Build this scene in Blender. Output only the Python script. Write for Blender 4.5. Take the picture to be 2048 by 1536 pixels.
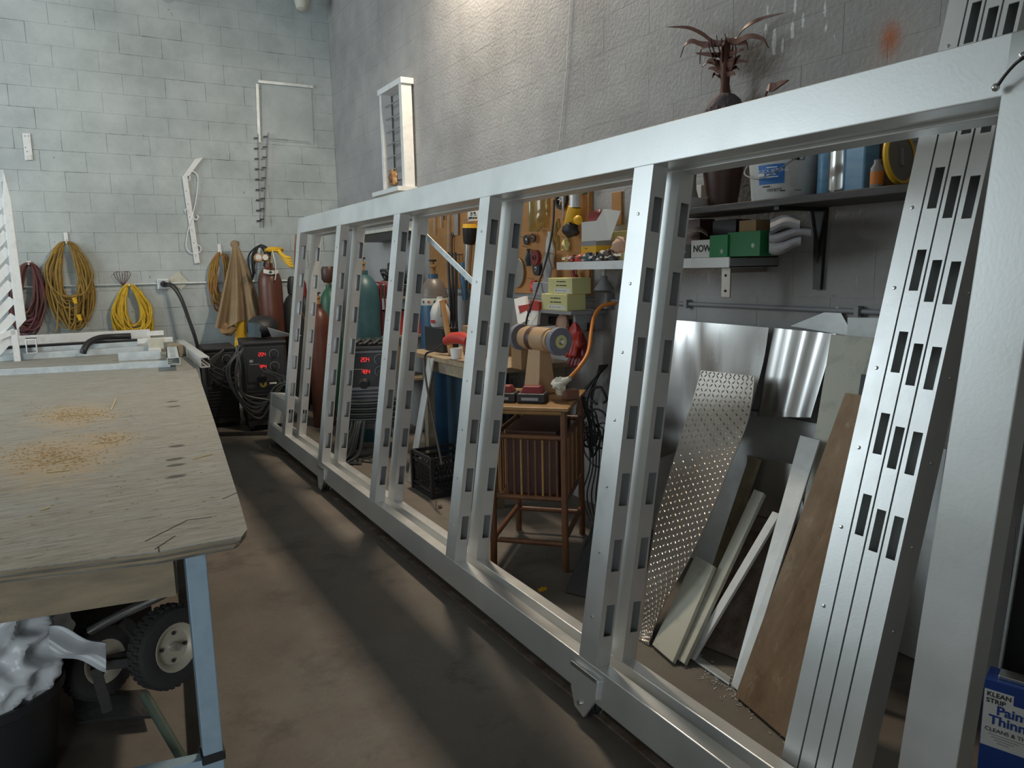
import bpy, math, random
from mathutils import Vector, Matrix, noise
random.seed(7)
S = bpy.context.scene
C = S.collection
for o in list(bpy.data.objects): bpy.data.objects.remove(o)

# ------------------------------------------------------------------ camera
FPX, PX, PY = 1464.0, 1024.0, 768.0
EYE = Vector((0, 0, 1.55))
def _cray(x, y): return Vector(((x-PX)/FPX, (y-PY)/FPX, 1.0))
_Y = _cray(148, 554).normalized()
_X = _cray(3540, 490); _X = (_X-_X.dot(_Y)*_Y).normalized()
_Z = _X.cross(_Y)
ROT = Matrix((_X, _Y, _Z))                      # camera (x right, y down, z forward) -> world
if ROT[2][1] > 0: ROT = Matrix((_X, _Y, -_Z))
cam = bpy.data.objects.new('camera', bpy.data.cameras.new('camera'))
C.objects.link(cam)
cr, cd, cf = ROT.col[0], ROT.col[1], ROT.col[2]
cam.matrix_world = Matrix(((cr[0], -cd[0], -cf[0], EYE[0]), (cr[1], -cd[1], -cf[1], EYE[1]),
                           (cr[2], -cd[2], -cf[2], EYE[2]), (0, 0, 0, 1)))
cam.data.sensor_width = 36.0
cam.data.lens = 36.0*FPX/2048.0
cam.data.clip_start = 0.05
S.camera = cam

# ------------------------------------------------------------------ light
XR, YB = 2.82, 8.85            # right wall, back wall
XL, YF, ZC = -3.8, -4.5, 5.0   # left wall, wall behind the camera, ceiling
w = bpy.data.worlds.new('world'); S.world = w; w.use_nodes = True
bg = w.node_tree.nodes['Background']
bg.inputs[0].default_value = (0.62, 0.74, 0.9, 1); bg.inputs[1].default_value = 0.4
def area(name, loc, rot, sx, sy, power, col):
    l = bpy.data.lights.new(name, 'AREA'); l.shape = 'RECTANGLE'; l.size = sx; l.size_y = sy
    l.energy = power; l.color = col
    o = bpy.data.objects.new(name, l); C.objects.link(o); o.location = loc; o.rotation_euler = rot
    return o
# daylight from outside the picture: the high opening of the left wall and the door behind the camera
area('daylight_left_window_offscreen', (XL+.02, 6.3, 3.0), (0, math.radians(-90), 0), 2.8, 3.2, 168, (.82, .94, 1.0))
area('daylight_front_door_offscreen', (-2.6, YF+.02, 1.7), (math.radians(90), 0, 0), 2.0, 3.0, 170, (.86, .94, 1.0))
# warm ceiling lamp over the bench, above the picture: it throws the shadows of the gate's rails on the floor
area('ceiling_lamp_offscreen', (2.64, 4.9, 4.38), (0, math.radians(32), 0), .16, 1.1, 125, (1.0, .85, .66))
S.view_settings.view_transform = 'Standard'
S.view_settings.look = 'None'
S.view_settings.gamma = 1.0
S.view_settings.use_curve_mapping = False
S.view_settings.exposure = 0.0

# ------------------------------------------------------------------ helpers
def V(*a): return Vector(a)
def at(px, py, X=None, Y=None, Z=None):
    d = ROT @ _cray(px, py)
    if X is not None: t = (X-EYE[0])/d[0]
    elif Y is not None: t = (Y-EYE[1])/d[1]
    else: t = (Z-EYE[2])/d[2]
    return EYE+t*d
def pix(p):
    c = ROT.transposed() @ (Vector(p)-EYE)
    if c[2] < .01: return (-9999, -9999)
    return (PX+FPX*c[0]/c[2], PY+FPX*c[1]/c[2])

def wm(o):
    m = o.matrix_basis.copy()
    return (wm(o.parent) @ m) if o.parent else m
def perp(d):
    d = d.normalized()
    a = Vector((0, 0, 1)) if abs(d.z) < .9 else Vector((1, 0, 0))
    u = d.cross(a).normalized()
    return u, d.cross(u).normalized()

class MB:
    def __init__(s): s.v = []; s.f = []
    def add(s, vs, fs, m=None):
        b = len(s.v)
        s.v += [(m @ Vector(p)) if m is not None else Vector(p) for p in vs]
        s.f += [tuple(b+i for i in f) for f in fs]
        return s
    def hexa(s, p, m=None):  # 8 points: bottom ring, top ring
        return s.add(p, [(3,2,1,0),(4,5,6,7),(0,1,5,4),(1,2,6,5),(2,3,7,6),(3,0,4,7)], m)
    def box(s, lo, hi, m=None):
        x0,y0,z0 = lo; x1,y1,z1 = hi
        return s.hexa([(x0,y0,z0),(x1,y0,z0),(x1,y1,z0),(x0,y1,z0),(x0,y0,z1),(x1,y0,z1),(x1,y1,z1),(x0,y1,z1)], m)
    def bar(s, a, b, wx, wy, up=None):   # rectangular bar between two points
        a, b = Vector(a), Vector(b); d = (b-a).normalized()
        if up is None: u, v = perp(d)
        else:
            u = d.cross(Vector(up)).normalized(); v = u.cross(d).normalized()
        u = u*wx/2; v = v*wy/2
        return s.hexa([a-u-v, a+u-v, a+u+v, a-u+v, b-u-v, b+u-v, b+u+v, b-u+v])
    def cyl(s, a, b, r0, r1=None, n=16, caps=True):
        a, b = Vector(a), Vector(b); r1 = r0 if r1 is None else r1
        u, v = perp(b-a)
        vs = []
        for p, r in ((a, r0), (b, r1)):
            for i in range(n):
                t = 2*math.pi*i/n; vs.append(p+(u*math.cos(t)+v*math.sin(t))*r)
        fs = [(i, (i+1) % n, n+(i+1) % n, n+i) for i in range(n)]
        if caps: fs += [tuple(range(n-1, -1, -1)), tuple(range(n, 2*n))]
        return s.add(vs, fs)
    def tube(s, pts, r, n=6, closed=False, caps=True):
        pts = [Vector(p) for p in pts]; m = len(pts)
        rr = r if isinstance(r, (list, tuple)) else [r]*m
        u = None; vs = []
        for i, p in enumerate(pts):
            if closed: d = pts[(i+1) % m]-pts[i-1]
            else: d = pts[min(i+1, m-1)]-pts[max(i-1, 0)]
            if d.length < 1e-9: d = Vector((0, 0, 1))
            d.normalize()
            if u is None: u, _ = perp(d)
            u = (u-d*u.dot(d))
            if u.length < 1e-6: u, _ = perp(d)
            u.normalize(); q = d.cross(u)
            for k in range(n):
                t = 2*math.pi*k/n; vs.append(p+(u*math.cos(t)+q*math.sin(t))*rr[i])
        fs = []
        for i in range(m if closed else m-1):
            j = (i+1) % m
            for k in range(n):
                l = (k+1) % n; fs.append((i*n+k, i*n+l, j*n+l, j*n+k))
        if not closed and caps: fs += [tuple(range(n-1, -1, -1)), tuple(range((m-1)*n, m*n))]
        return s.add(vs, fs)
    def lathe(s, prof, c=(0,0,0), n=24, m=None, wob=0):
        c = Vector(c); vs = []; k = len(prof)
        for r, z in prof:
            for i in range(n):
                t = 2*math.pi*i/n
                rr = r*(1+wob*noise.noise(Vector((math.cos(t)*2, math.sin(t)*2, z*9))))
                vs.append(Vector((rr*math.cos(t), rr*math.sin(t), z)))
        fs = [(i*n+j, i*n+(j+1) % n, (i+1)*n+(j+1) % n, (i+1)*n+j) for i in range(k-1) for j in range(n)]
        ring = abs(prof[0][0]-prof[-1][0]) < 1e-6
        if prof[0][0] > 1e-6 and not ring: fs.append(tuple(range(n-1, -1, -1)))
        if prof[-1][0] > 1e-6 and not ring: fs.append(tuple(range((k-1)*n, k*n)))
        mm = Matrix.Translation(c) @ (m if m is not None else Matrix.Identity(4))
        return s.add(vs, fs, mm)
    def poly(s, pts, thick):             # planar polygon of 3D points extruded along vector thick
        n = len(pts); t = Vector(thick)
        vs = [Vector(p) for p in pts]+[Vector(p)+t for p in pts]
        return s.add(vs, [tuple(range(n-1, -1, -1)), tuple(range(n, 2*n))]+[(i, (i+1) % n, n+(i+1) % n, n+i) for i in range(n)])
    def sheet(s, fn, nu, nv, thick):     # fn(u,v)->point ; thick vector
        t = Vector(thick); vs = []
        for k in (0, 1):
            for i in range(nu+1):
                for j in range(nv+1): vs.append(Vector(fn(i/nu, j/nv))+t*k)
        o = (nu+1)*(nv+1); I = lambda i, j: i*(nv+1)+j; fs = []
        for i in range(nu):
            for j in range(nv):
                q = (I(i,j), I(i+1,j), I(i+1,j+1), I(i,j+1)); fs += [q[::-1], tuple(o+a for a in q)]
        for i in range(nu): fs += [(I(i,0), I(i+1,0), o+I(i+1,0), o+I(i,0)), (I(i+1,nv), I(i,nv), o+I(i,nv), o+I(i+1,nv))]
        for j in range(nv): fs += [(I(0,j+1), I(0,j), o+I(0,j), o+I(0,j+1)), (I(nu,j), I(nu,j+1), o+I(nu,j+1), o+I(nu,j))]
        return s.add(vs, fs)
    def blob(s, c, r, nu=14, nv=10, amp=.2, freq=2.0, seed=0, floor=None):
        c = Vector(c); vs = []
        for i in range(nv+1):
            ph = math.pi*i/nv
            for j in range(nu):
                t = 2*math.pi*j/nu
                d = Vector((math.sin(ph)*math.cos(t), math.sin(ph)*math.sin(t), math.cos(ph)))
                k = 1+amp*noise.noise(d*freq+Vector((seed*3.1, seed*1.7, 0)))
                p = c+Vector((d.x*r[0], d.y*r[1], d.z*r[2]))*k
                if floor is not None and p.z < floor: p.z = floor
                vs.append(p)
        return s.add(vs, [(i*nu+j, (i+1)*nu+j, (i+1)*nu+(j+1) % nu, i*nu+(j+1) % nu) for i in range(nv) for j in range(nu)])
    def build(s, name, mat, parent=None, smooth=False, local=False, bev=0, origin=None):
        me = bpy.data.meshes.new(name)
        inv = None
        if parent is not None and not local: inv = wm(parent).inverted()
        vs = [(inv @ p) if inv else p for p in s.v]
        org = Vector((0,0,0))
        if parent is None:
            if origin is None:
                org = Vector(((min(p.x for p in vs)+max(p.x for p in vs))/2, (min(p.y for p in vs)+max(p.y for p in vs))/2, min(p.z for p in vs)))
            else: org = Vector(origin)
            vs = [p-org for p in vs]
        me.from_pydata([tuple(p) for p in vs], [], s.f)
        me.validate(); me.update()
        import bmesh
        bm = bmesh.new(); bm.from_mesh(me)
        bmesh.ops.remove_doubles(bm, verts=bm.verts, dist=1e-6)
        bmesh.ops.recalc_face_normals(bm, faces=bm.faces); bm.to_mesh(me); bm.free()
        if smooth:
            me.shade_smooth()
            try:
                if smooth != 'all': me.set_sharp_from_angle(angle=math.radians(42))
            except Exception: pass
        me.materials.append(mat)
        o = bpy.data.objects.new(name, me); C.objects.link(o)
        o.location = org
        if parent is not None: o.parent = parent
        if bev:
            b = o.modifiers.new('bevel', 'BEVEL'); b.width = bev; b.segments = 2; b.limit_method = 'ANGLE'
        return o

def tag(o, label, cat, group=None):
    o['label'] = label; o['category'] = cat
    if group: o['group'] = group
    return o
def thing(name, label, cat, loc, rot=(0,0,0), group=None):
    o = bpy.data.objects.new(name, None); C.objects.link(o); o.empty_display_size = .05
    o.location = loc; o.rotation_euler = rot
    return tag(o, label, cat, group)
def struct(o): o['kind'] = 'structure'; return o
def catmull(pts, k=6, closed=False):
    pts = [Vector(p) for p in pts]; n = len(pts); out = []
    rng = range(n) if closed else range(n-1)
    for i in rng:
        if closed: a, b, c, d = pts[i-1], pts[i], pts[(i+1) % n], pts[(i+2) % n]
        else: a, b, c, d = pts[max(i-1, 0)], pts[i], pts[i+1], pts[min(i+2, n-1)]
        for j in range(k):
            t = j/k; out.append(.5*((2*b)+(c-a)*t+(2*a-5*b+4*c-d)*t*t+(3*b-a-3*c+d)*t**3))
    if not closed: out.append(pts[-1])
    return out
def text(s, size, mat, parent, org, right, up, name='lettering', bold=.0, align='LEFT'):
    """flat lettering as a mesh: org world point, right/up world directions"""
    cu = bpy.data.curves.new('t', 'FONT'); cu.body = s; cu.size = size; cu.extrude = .0003; cu.offset = bold; cu.align_x = align
    to = bpy.data.objects.new('t', cu); C.objects.link(to)
    dg = bpy.context.evaluated_depsgraph_get()
    me = bpy.data.meshes.new_from_object(to.evaluated_get(dg))
    bpy.data.objects.remove(to); bpy.data.curves.remove(cu)
    r = Vector(right).normalized(); u = Vector(up).normalized(); n = r.cross(u)
    M = Matrix(((r.x,u.x,n.x,org[0]),(r.y,u.y,n.y,org[1]),(r.z,u.z,n.z,org[2]),(0,0,0,1)))
    me.transform(wm(parent).inverted() @ M)
    me.materials.clear(); me.materials.append(mat); me.name = name
    o = bpy.data.objects.new(name, me); C.objects.link(o); o.parent = parent
    return o

# ------------------------------------------------------------------ materials
def M(name, col, rough=.6, metal=0., col2=None, scale=6., bump=0., bscale=None, stretch=(1,1,1), contrast=(.35,.65),
      emit=None, coord='Object', alpha=1., trans=0., detail=6, spec=None, rvar=0.):
    m = bpy.data.materials.new(name); m.use_nodes = True
    nt = m.node_tree; b = nt.nodes['Principled BSDF']
    b.inputs['Base Color'].default_value = (*col, 1); b.inputs['Roughness'].default_value = rough; b.inputs['Metallic'].default_value = metal
    if spec is not None: b.inputs['Specular IOR Level'].default_value = spec
    if trans: b.inputs['Transmission Weight'].default_value = trans
    if alpha < 1: b.inputs['Alpha'].default_value = alpha
    if emit: b.inputs['Emission Color'].default_value = (*emit[0], 1); b.inputs['Emission Strength'].default_value = emit[1]
    if col2 or bump or rvar:
        mp = nt.nodes.new('ShaderNodeMapping'); mp.inputs['Scale'].default_value = stretch
        if coord == 'World':
            g = nt.nodes.new('ShaderNodeNewGeometry'); nt.links.new(g.outputs['Position'], mp.inputs[0])
        else:
            g = nt.nodes.new('ShaderNodeTexCoord'); nt.links.new(g.outputs[coord], mp.inputs[0])
        nz = nt.nodes.new('ShaderNodeTexNoise'); nz.inputs['Scale'].default_value = scale; nz.inputs['Detail'].default_value = detail
        nz.inputs['Roughness'].default_value = .65
        nt.links.new(mp.outputs[0], nz.inputs['Vector'])
        if col2:
            rp = nt.nodes.new('ShaderNodeValToRGB'); e = rp.color_ramp.elements
            e[0].position, e[1].position = contrast; e[0].color = (*col, 1); e[1].color = (*col2, 1)
            nt.links.new(nz.outputs[0], rp.inputs[0]); nt.links.new(rp.outputs[0], b.inputs['Base Color'])
        if rvar:
            mr = nt.nodes.new('ShaderNodeMapRange'); mr.inputs[3].default_value = rough-rvar; mr.inputs[4].default_value = rough+rvar
            mr.inputs[1].default_value = .3; mr.inputs[2].default_value = .7
            nt.links.new(nz.outputs[0], mr.inputs[0]); nt.links.new(mr.outputs[0], b.inputs['Roughness'])
        if bump:
            n2 = nz
            if bscale:
                n2 = nt.nodes.new('ShaderNodeTexNoise'); n2.inputs['Scale'].default_value = bscale; n2.inputs['Detail'].default_value = 5
                nt.links.new(mp.outputs[0], n2.inputs['Vector'])
            bp = nt.nodes.new('ShaderNodeBump'); bp.inputs['Strength'].default_value = bump; bp.inputs['Distance'].default_value = .01
            nt.links.new(n2.outputs[0], bp.inputs['Height']); nt.links.new(bp.outputs[0], b.inputs['Normal'])
    return m
def mixin(m, fac_fn, col, rough=None):
    """layer a colour over the base colour of material m; fac_fn(nt) returns a 0..1 socket"""
    nt = m.node_tree; b = nt.nodes['Principled BSDF']; mx = nt.nodes.new('ShaderNodeMix'); mx.data_type = 'RGBA'
    inp = b.inputs['Base Color']
    if inp.is_linked:
        src = inp.links[0].from_socket; nt.links.new(src, mx.inputs[6])
    else: mx.inputs[6].default_value = inp.default_value
    mx.inputs[7].default_value = (*col, 1)
    nt.links.new(fac_fn(nt), mx.inputs[0]); nt.links.new(mx.outputs[2], inp)
def f_noise(scale, lo, hi, stretch=(1,1,1), loc=(0,0,0), world=True, amount=1.):
    def fn(nt):
        mp = nt.nodes.new('ShaderNodeMapping'); mp.inputs['Scale'].default_value = stretch; mp.inputs['Location'].default_value = loc
        g = nt.nodes.new('ShaderNodeNewGeometry') if world else nt.nodes.new('ShaderNodeTexCoord')
        nt.links.new(g.outputs['Position' if world else 'Object'], mp.inputs[0])
        nz = nt.nodes.new('ShaderNodeTexNoise'); nz.inputs['Scale'].default_value = scale; nz.inputs['Detail'].default_value = 7
        nz.inputs['Roughness'].default_value = .7
        nt.links.new(mp.outputs[0], nz.inputs['Vector'])
        mr = nt.nodes.new('ShaderNodeMapRange'); mr.inputs[1].default_value = lo; mr.inputs[2].default_value = hi; mr.inputs[4].default_value = amount
        nt.links.new(nz.outputs[0], mr.inputs[0]); return mr.outputs[0]
    return fn
def f_spot(c, r, soft, nscale=6., namp=.3, stretch=(1,1,1), amount=1., wob=None):
    """soft blotch around world point c"""
    def fn(nt):
        g = nt.nodes.new('ShaderNodeNewGeometry')
        mp = nt.nodes.new('ShaderNodeVectorMath'); mp.operation = 'SUBTRACT'; mp.inputs[1].default_value = c
        nt.links.new(g.outputs['Position'], mp.inputs[0])
        ms = nt.nodes.new('ShaderNodeVectorMath'); ms.operation = 'MULTIPLY'; ms.inputs[1].default_value = stretch
        nt.links.new(mp.outputs[0], ms.inputs[0])
        ln = nt.nodes.new('ShaderNodeVectorMath'); ln.operation = 'LENGTH'; nt.links.new(ms.outputs[0], ln.inputs[0])
        nz = nt.nodes.new('ShaderNodeTexNoise'); nz.inputs['Scale'].default_value = nscale; nt.links.new(g.outputs['Position'], nz.inputs['Vector'])
        nz.inputs['Detail'].default_value = 6
        ma = nt.nodes.new('ShaderNodeMath'); ma.operation = 'MULTIPLY_ADD'; ma.inputs[1].default_value = namp*r*2; nt.links.new(nz.outputs[0], ma.inputs[0])
        nt.links.new(ln.outputs['Value'], ma.inputs[2])
        mr = nt.nodes.new('ShaderNodeMapRange'); mr.inputs[1].default_value = r+soft+namp*r; mr.inputs[2].default_value = r-soft+namp*r
        mr.inputs[3].default_value = 0; mr.inputs[4].default_value = amount
        nt.links.new(ma.outputs[0], mr.inputs[0]); return mr.outputs[0]
    return fn

m_back = M('paint_back_wall', (.36,.40,.40), .75, col2=(.50,.545,.54), scale=1.6, bump=.25, bscale=60, coord='World')
mixin(m_back, f_noise(5, .62, .75, (1,1,2.2), amount=.35), (.30,.30,.26))
mixin(m_back, f_noise(16, .66, .72, amount=.7), (.13,.13,.12))
mixin(m_back, f_noise(3.5, .63, .74, (1,1,1), (7,2,5), amount=.25), (.52,.50,.40))
m_right = M('paint_right_wall', (.29,.28,.272), .8, col2=(.40,.388,.378), scale=1.4, bump=.3, bscale=45, coord='World')
mixin(m_right, f_noise(15, .66, .73, amount=.5), (.11,.11,.10))
mixin(m_right, f_noise(4, .60, .78, (1,1,1), (3,1,9), amount=.35), (.44,.36,.30))
pt = at(1780, 78, X=XR)
mixin(m_right, f_noise(7, .655, .68, (1,5,.9), (2,4,1), amount=.55), (.62,.62,.60))
mixin(m_right, f_spot(pt, .035, .030, 9, .25, (1,1.1,.75), amount=.9), (.42,.085,.012))
mixin(m_right, f_spot(pt-V(0,0,.03), .075, .07, 9, .4, (1,1.,.8), amount=.25), (.40,.20,.08))
for q, r in (((1548,85),.028),((1532,62),.016),((1585,60),.02),((1590,15),.016),((1606,40),.015),((1650,18),.015),((1652,55),.01),((1565,90),.017),((1535,22),.012)):
    mixin(m_right, f_spot(at(*q, X=XR), r, .003, 60, 1.0, (1,2.2,.55), amount=.8), (.70,.71,.72))
m_mortar = M('mortar_paint', (.09,.09,.085), .9, col2=(.38,.41,.405), scale=3.2, contrast=(.40,.52), coord='World')
m_mortar_r = M('mortar_paint_warm', (.20,.19,.185), .9, col2=(.34,.33,.32), scale=3.2, contrast=(.34,.48), coord='World')
m_floor = M('concrete_floor', (.095,.080,.066), .62, col2=(.19,.16,.13), scale=1.1, bump=.15, bscale=40, coord='World', rvar=.14, contrast=(.3,.7))
mixin(m_floor, f_noise(.9, .5, .66, (1,1,1), (3,8,1), amount=.5), (.20,.195,.17))
mixin(m_floor, f_noise(3.4, .54, .68, (1,1,1), (11,3,1), amount=.6), (.055,.043,.035))
mixin(m_floor, f_noise(60, .72, .76, amount=.5), (.42,.36,.28))
m_alu = M('brushed_aluminium', (.69,.70,.69), .41, .74, col2=(.76,.77,.76), scale=3, stretch=(1,1,1), bump=.02, bscale=120, rvar=.06)
m_alu_dull = M('dull_aluminium', (.58,.59,.58), .5, .55, col2=(.68,.69,.68), scale=9, bump=.05, bscale=50)
m_galv = M('painted_frame_metal', (.50,.55,.57), .45, .4, col2=(.62,.67,.68), scale=12, contrast=(.4,.62))
m_white = M('white_paint', (.74,.75,.74), .5, col2=(.60,.61,.60), scale=14, contrast=(.5,.75))
m_cream = M('aged_white_paint', (.56,.55,.46), .6, col2=(.40,.39,.33), scale=9, contrast=(.5,.7), bump=.1)
m_ply = M('weathered_plywood', (.20,.188,.152), .75, col2=(.29,.28,.245), scale=5, stretch=(1.2,11,4), bump=.3, bscale=9, contrast=(.38,.62))
mixin(m_ply, f_noise(3, .50, .70, (1,1.6,1), (4,2,0), world=False, amount=.45), (.27,.29,.28))
mixin(m_ply, f_noise(6, .57, .68, (1.2,11,1), (1,2,0), world=False, amount=.75), (.06,.052,.042))
mixin(m_ply, f_noise(24, .57, .66, (.8,3,1), (6,2,0), world=False, amount=.6), (.085,.075,.06))
mixin(m_ply, f_noise(20, .60, .70, (.6,6,1), (9,7,0), world=False, amount=.45), (.45,.42,.34))
for q, r in (((150,830),.22),((110,915),.26),((225,880),.10)):
    mixin(m_ply, f_spot(at(*q, Z=.8), r, .10, 14, .9, (1.25,.62,1), amount=.42), (.40,.27,.12))
for q in ((355,892),(350,918),(352,930),(352,953),(345,803),(348,813)):
    mixin(m_ply, f_spot(at(*q, Z=.8), .028, .006, 25, .6, (.8,1.2,1), amount=.85), (.035,.03,.025))
m_plyedge = M('plywood_edge', (.10,.09,.075), .8, col2=(.24,.22,.18), scale=8, stretch=(.6,1,14), contrast=(.4,.6))
m_lumber = M('raw_lumber', (.30,.24,.15), .75, col2=(.20,.16,.11), scale=4, stretch=(1,6,6), bump=.1, contrast=(.35,.7))
mixin(m_lumber, f_noise(2.5, .55, .68, (1,1,1), (5,5,1), world=False, amount=.8), (.10,.085,.095))
m_bluesteel = M('blue_grey_steel', (.26,.37,.46), .5, .2, col2=(.32,.43,.51), scale=20)
m_black = M('black_plastic', (.018,.018,.02), .5)
m_blackm = M('black_metal', (.03,.03,.033), .45, .3, col2=(.05,.045,.04), scale=12)
m_rubber = M('rubber', (.022,.021,.02), .8, bump=.2, bscale=60)
m_dark = M('dark_slot', (.02,.018,.02), .8)
m_steel = M('bright_steel', (.70,.70,.70), .28, .95, col2=(.55,.54,.52), scale=8)
m_sheet = M('thin_steel_sheet', (.60,.595,.58), .30, .95, col2=(.70,.69,.68), scale=2, stretch=(1,3,.6), rvar=.07, bump=.06, bscale=2.2)
m_rustysteel = M('rusty_steel', (.15,.09,.06), .7, .4, col2=(.30,.25,.22), scale=9)
m_yrope = M('yellow_rope', (.68,.44,.02), .7, col2=(.50,.32,.03), scale=20)
m_orope = M('ochre_rope', (.33,.20,.035), .8, col2=(.22,.14,.04), scale=20)
m_mrope = M('maroon_rope', (.13,.035,.05), .85, col2=(.09,.05,.03), scale=8)
m_rrope = M('rust_rope', (.28,.10,.045), .8, col2=(.30,.20,.03), scale=4)
m_yellow = M('yellow_plastic', (.72,.42,.02), .5)
m_tan = M('tan_leather', (.31,.225,.13), .85, col2=(.25,.18,.105), scale=5, bump=.2, bscale=18)
m_brownc = M('brown_cylinder_paint', (.115,.038,.022), .38, col2=(.085,.03,.02), scale=7)
m_tealc = M('teal_cylinder_paint', (.030,.085,.10), .42, col2=(.045,.11,.125), scale=6, bump=.05)
m_bluec = M('blue_cylinder_paint', (.02,.07,.14), .4, col2=(.03,.095,.17), scale=6)
m_greenc = M('green_cylinder_paint', (.02,.085,.05), .45)
m_darkc = M('dark_cylinder_paint', (.035,.04,.04), .5)
m_navy = M('blue_machine_paint', (.012,.040,.068), .5, col2=(.02,.055,.085), scale=8)
m_red = M('red_plastic', (.42,.035,.022), .45)
m_redd = M('dark_red_plastic', (.19,.018,.02), .45)
m_orange = M('orange_cable', (.60,.20,.03), .5)
m_peg = M('pegboard_ply', (.42,.21,.07), .7, col2=(.34,.165,.055), scale=5, stretch=(1,1,3))
m_card = M('cardboard', (.38,.24,.12), .85, col2=(.33,.20,.10), scale=8)
m_paper = M('white_paper', (.66,.65,.62), .8)
m_plastic = M('milky_plastic', (.62,.62,.60), .4, trans=.15)
m_clear = M('clear_visor', (.72,.66,.34), .10, trans=.85)
m_bag = M('white_plastic_bag', (.66,.69,.71), .35, trans=.12, bump=.25, bscale=11)
m_led = M('red_led', (.5,.02,.02), .4, emit=((1,.03,.03), 2.2))
m_gold = M('gear_yellow', (.75,.48,.04), .5)
m_bamboo = M('bamboo', (.17,.068,.026), .45, col2=(.10,.042,.018), scale=7, stretch=(3,3,1))
m_bamboo_l = M('pale_bamboo', (.36,.20,.075), .45, col2=(.26,.14,.05), scale=7)
m_wood = M('brown_board', (.21,.14,.085), .75, col2=(.30,.21,.135), scale=4, stretch=(3,3,.7), bump=.15, bscale=12)
mixin(m_wood, f_noise(9, .57, .67, (1.5,1.5,.7), world=False, amount=.6), (.42,.35,.25))
mixin(m_wood, f_noise(5, .56, .7, (1,1,.8), (4,4,1), world=False, amount=.5), (.09,.06,.04))
m_shelf = M('dark_shelf_plank', (.055,.05,.048), .6, col2=(.12,.11,.10), scale=6, stretch=(1,.6,4))
m_green = M('green_carton', (.012,.15,.045), .6)
m_blue = M('blue_print', (.03,.17,.50), .5)
m_bluetin = M('blue_tin', (.06,.20,.38), .4, col2=(.22,.40,.52), scale=2, stretch=(1,1,3))
m_cloth = M('grey_cloth', (.42,.41,.42), .9, col2=(.33,.32,.34), scale=7, bump=.2)
m_pine = M('pineapple_leaf_metal', (.075,.028,.02), .5, .3, col2=(.12,.05,.035), scale=8)
m_stone = M('grey_stone_finish', (.155,.125,.135), .85, col2=(.10,.075,.08), scale=14, bump=.9, bscale=30)
m_pot = M('dark_brown_glaze', (.055,.022,.016), .45, col2=(.075,.035,.024), scale=6)
m_ybox = M('pale_yellow_carton', (.62,.60,.28), .7)
m_skin = M('pinkish_cloth', (.55,.36,.27), .85)
m_grind = M('grinding_wheel', (.15,.16,.20), .75, col2=(.19,.20,.24), scale=30, bump=.1)
m_tanmet = M('tan_machine_paint', (.42,.27,.145), .45, col2=(.35,.22,.12), scale=7)
m_grey = M('grey_plastic', (.27,.27,.28), .55)
m_dpl = M('diamond_plate_alu', (.42,.39,.355), .33, .9, col2=(.52,.46,.40), scale=5, contrast=(.3,.7))
m_straw = M('pale_straw', (.55,.43,.22), .8)
m_dust = M('sawdust_flake', (.50,.34,.14), .9)
m_ink = M('black_ink', (.02,.02,.022), .7)
m_inkblue = M('blue_ink', (.02,.06,.28), .6)
m_wink = M('white_ink', (.8,.8,.8), .6)
m_inkred = M('red_ink', (.5,.03,.03), .6)
# ================================================================== the setting
fl = MB().box((XL, YF, -.12), (XR+.02, YB+.02, 0)).build('floor', m_floor, origin=(0,0,0)); struct(fl)
ce = MB().box((XL, YF, ZC), (XR, YB, ZC+.1)).build('ceiling', M('ceiling_deck', (.30,.30,.29), .8)); struct(ce)
# walls with an open door each, behind and to the left of the camera
wl = MB().box((XL-.2, YF, 0), (XL, 4.7, ZC)).box((XL-.2, 7.9, 0), (XL, YB, ZC)).box((XL-.2, 4.7, 4.4), (XL, 7.9, ZC)).box((XL-.2, 4.7, 0), (XL, 7.9, 1.6)).build('wall_left', m_back); struct(wl)
wf = MB().box((XL, YF-.2, 0), (-3.6, YF, ZC)).box((-1.6, YF-.2, 0), (-.5, YF, ZC)).box((-3.6, YF-.2, 3.3), (-1.6, YF, ZC)).box((-.5, YF-.2, 0), (-.3, -1.2, ZC)).box((-.5, -1.3, 0), (XR, -1.2, ZC)).build('wall_front_and_light_block', m_right); struct(wf)  # unseen section close behind the camera added to block door light from gate

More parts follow.
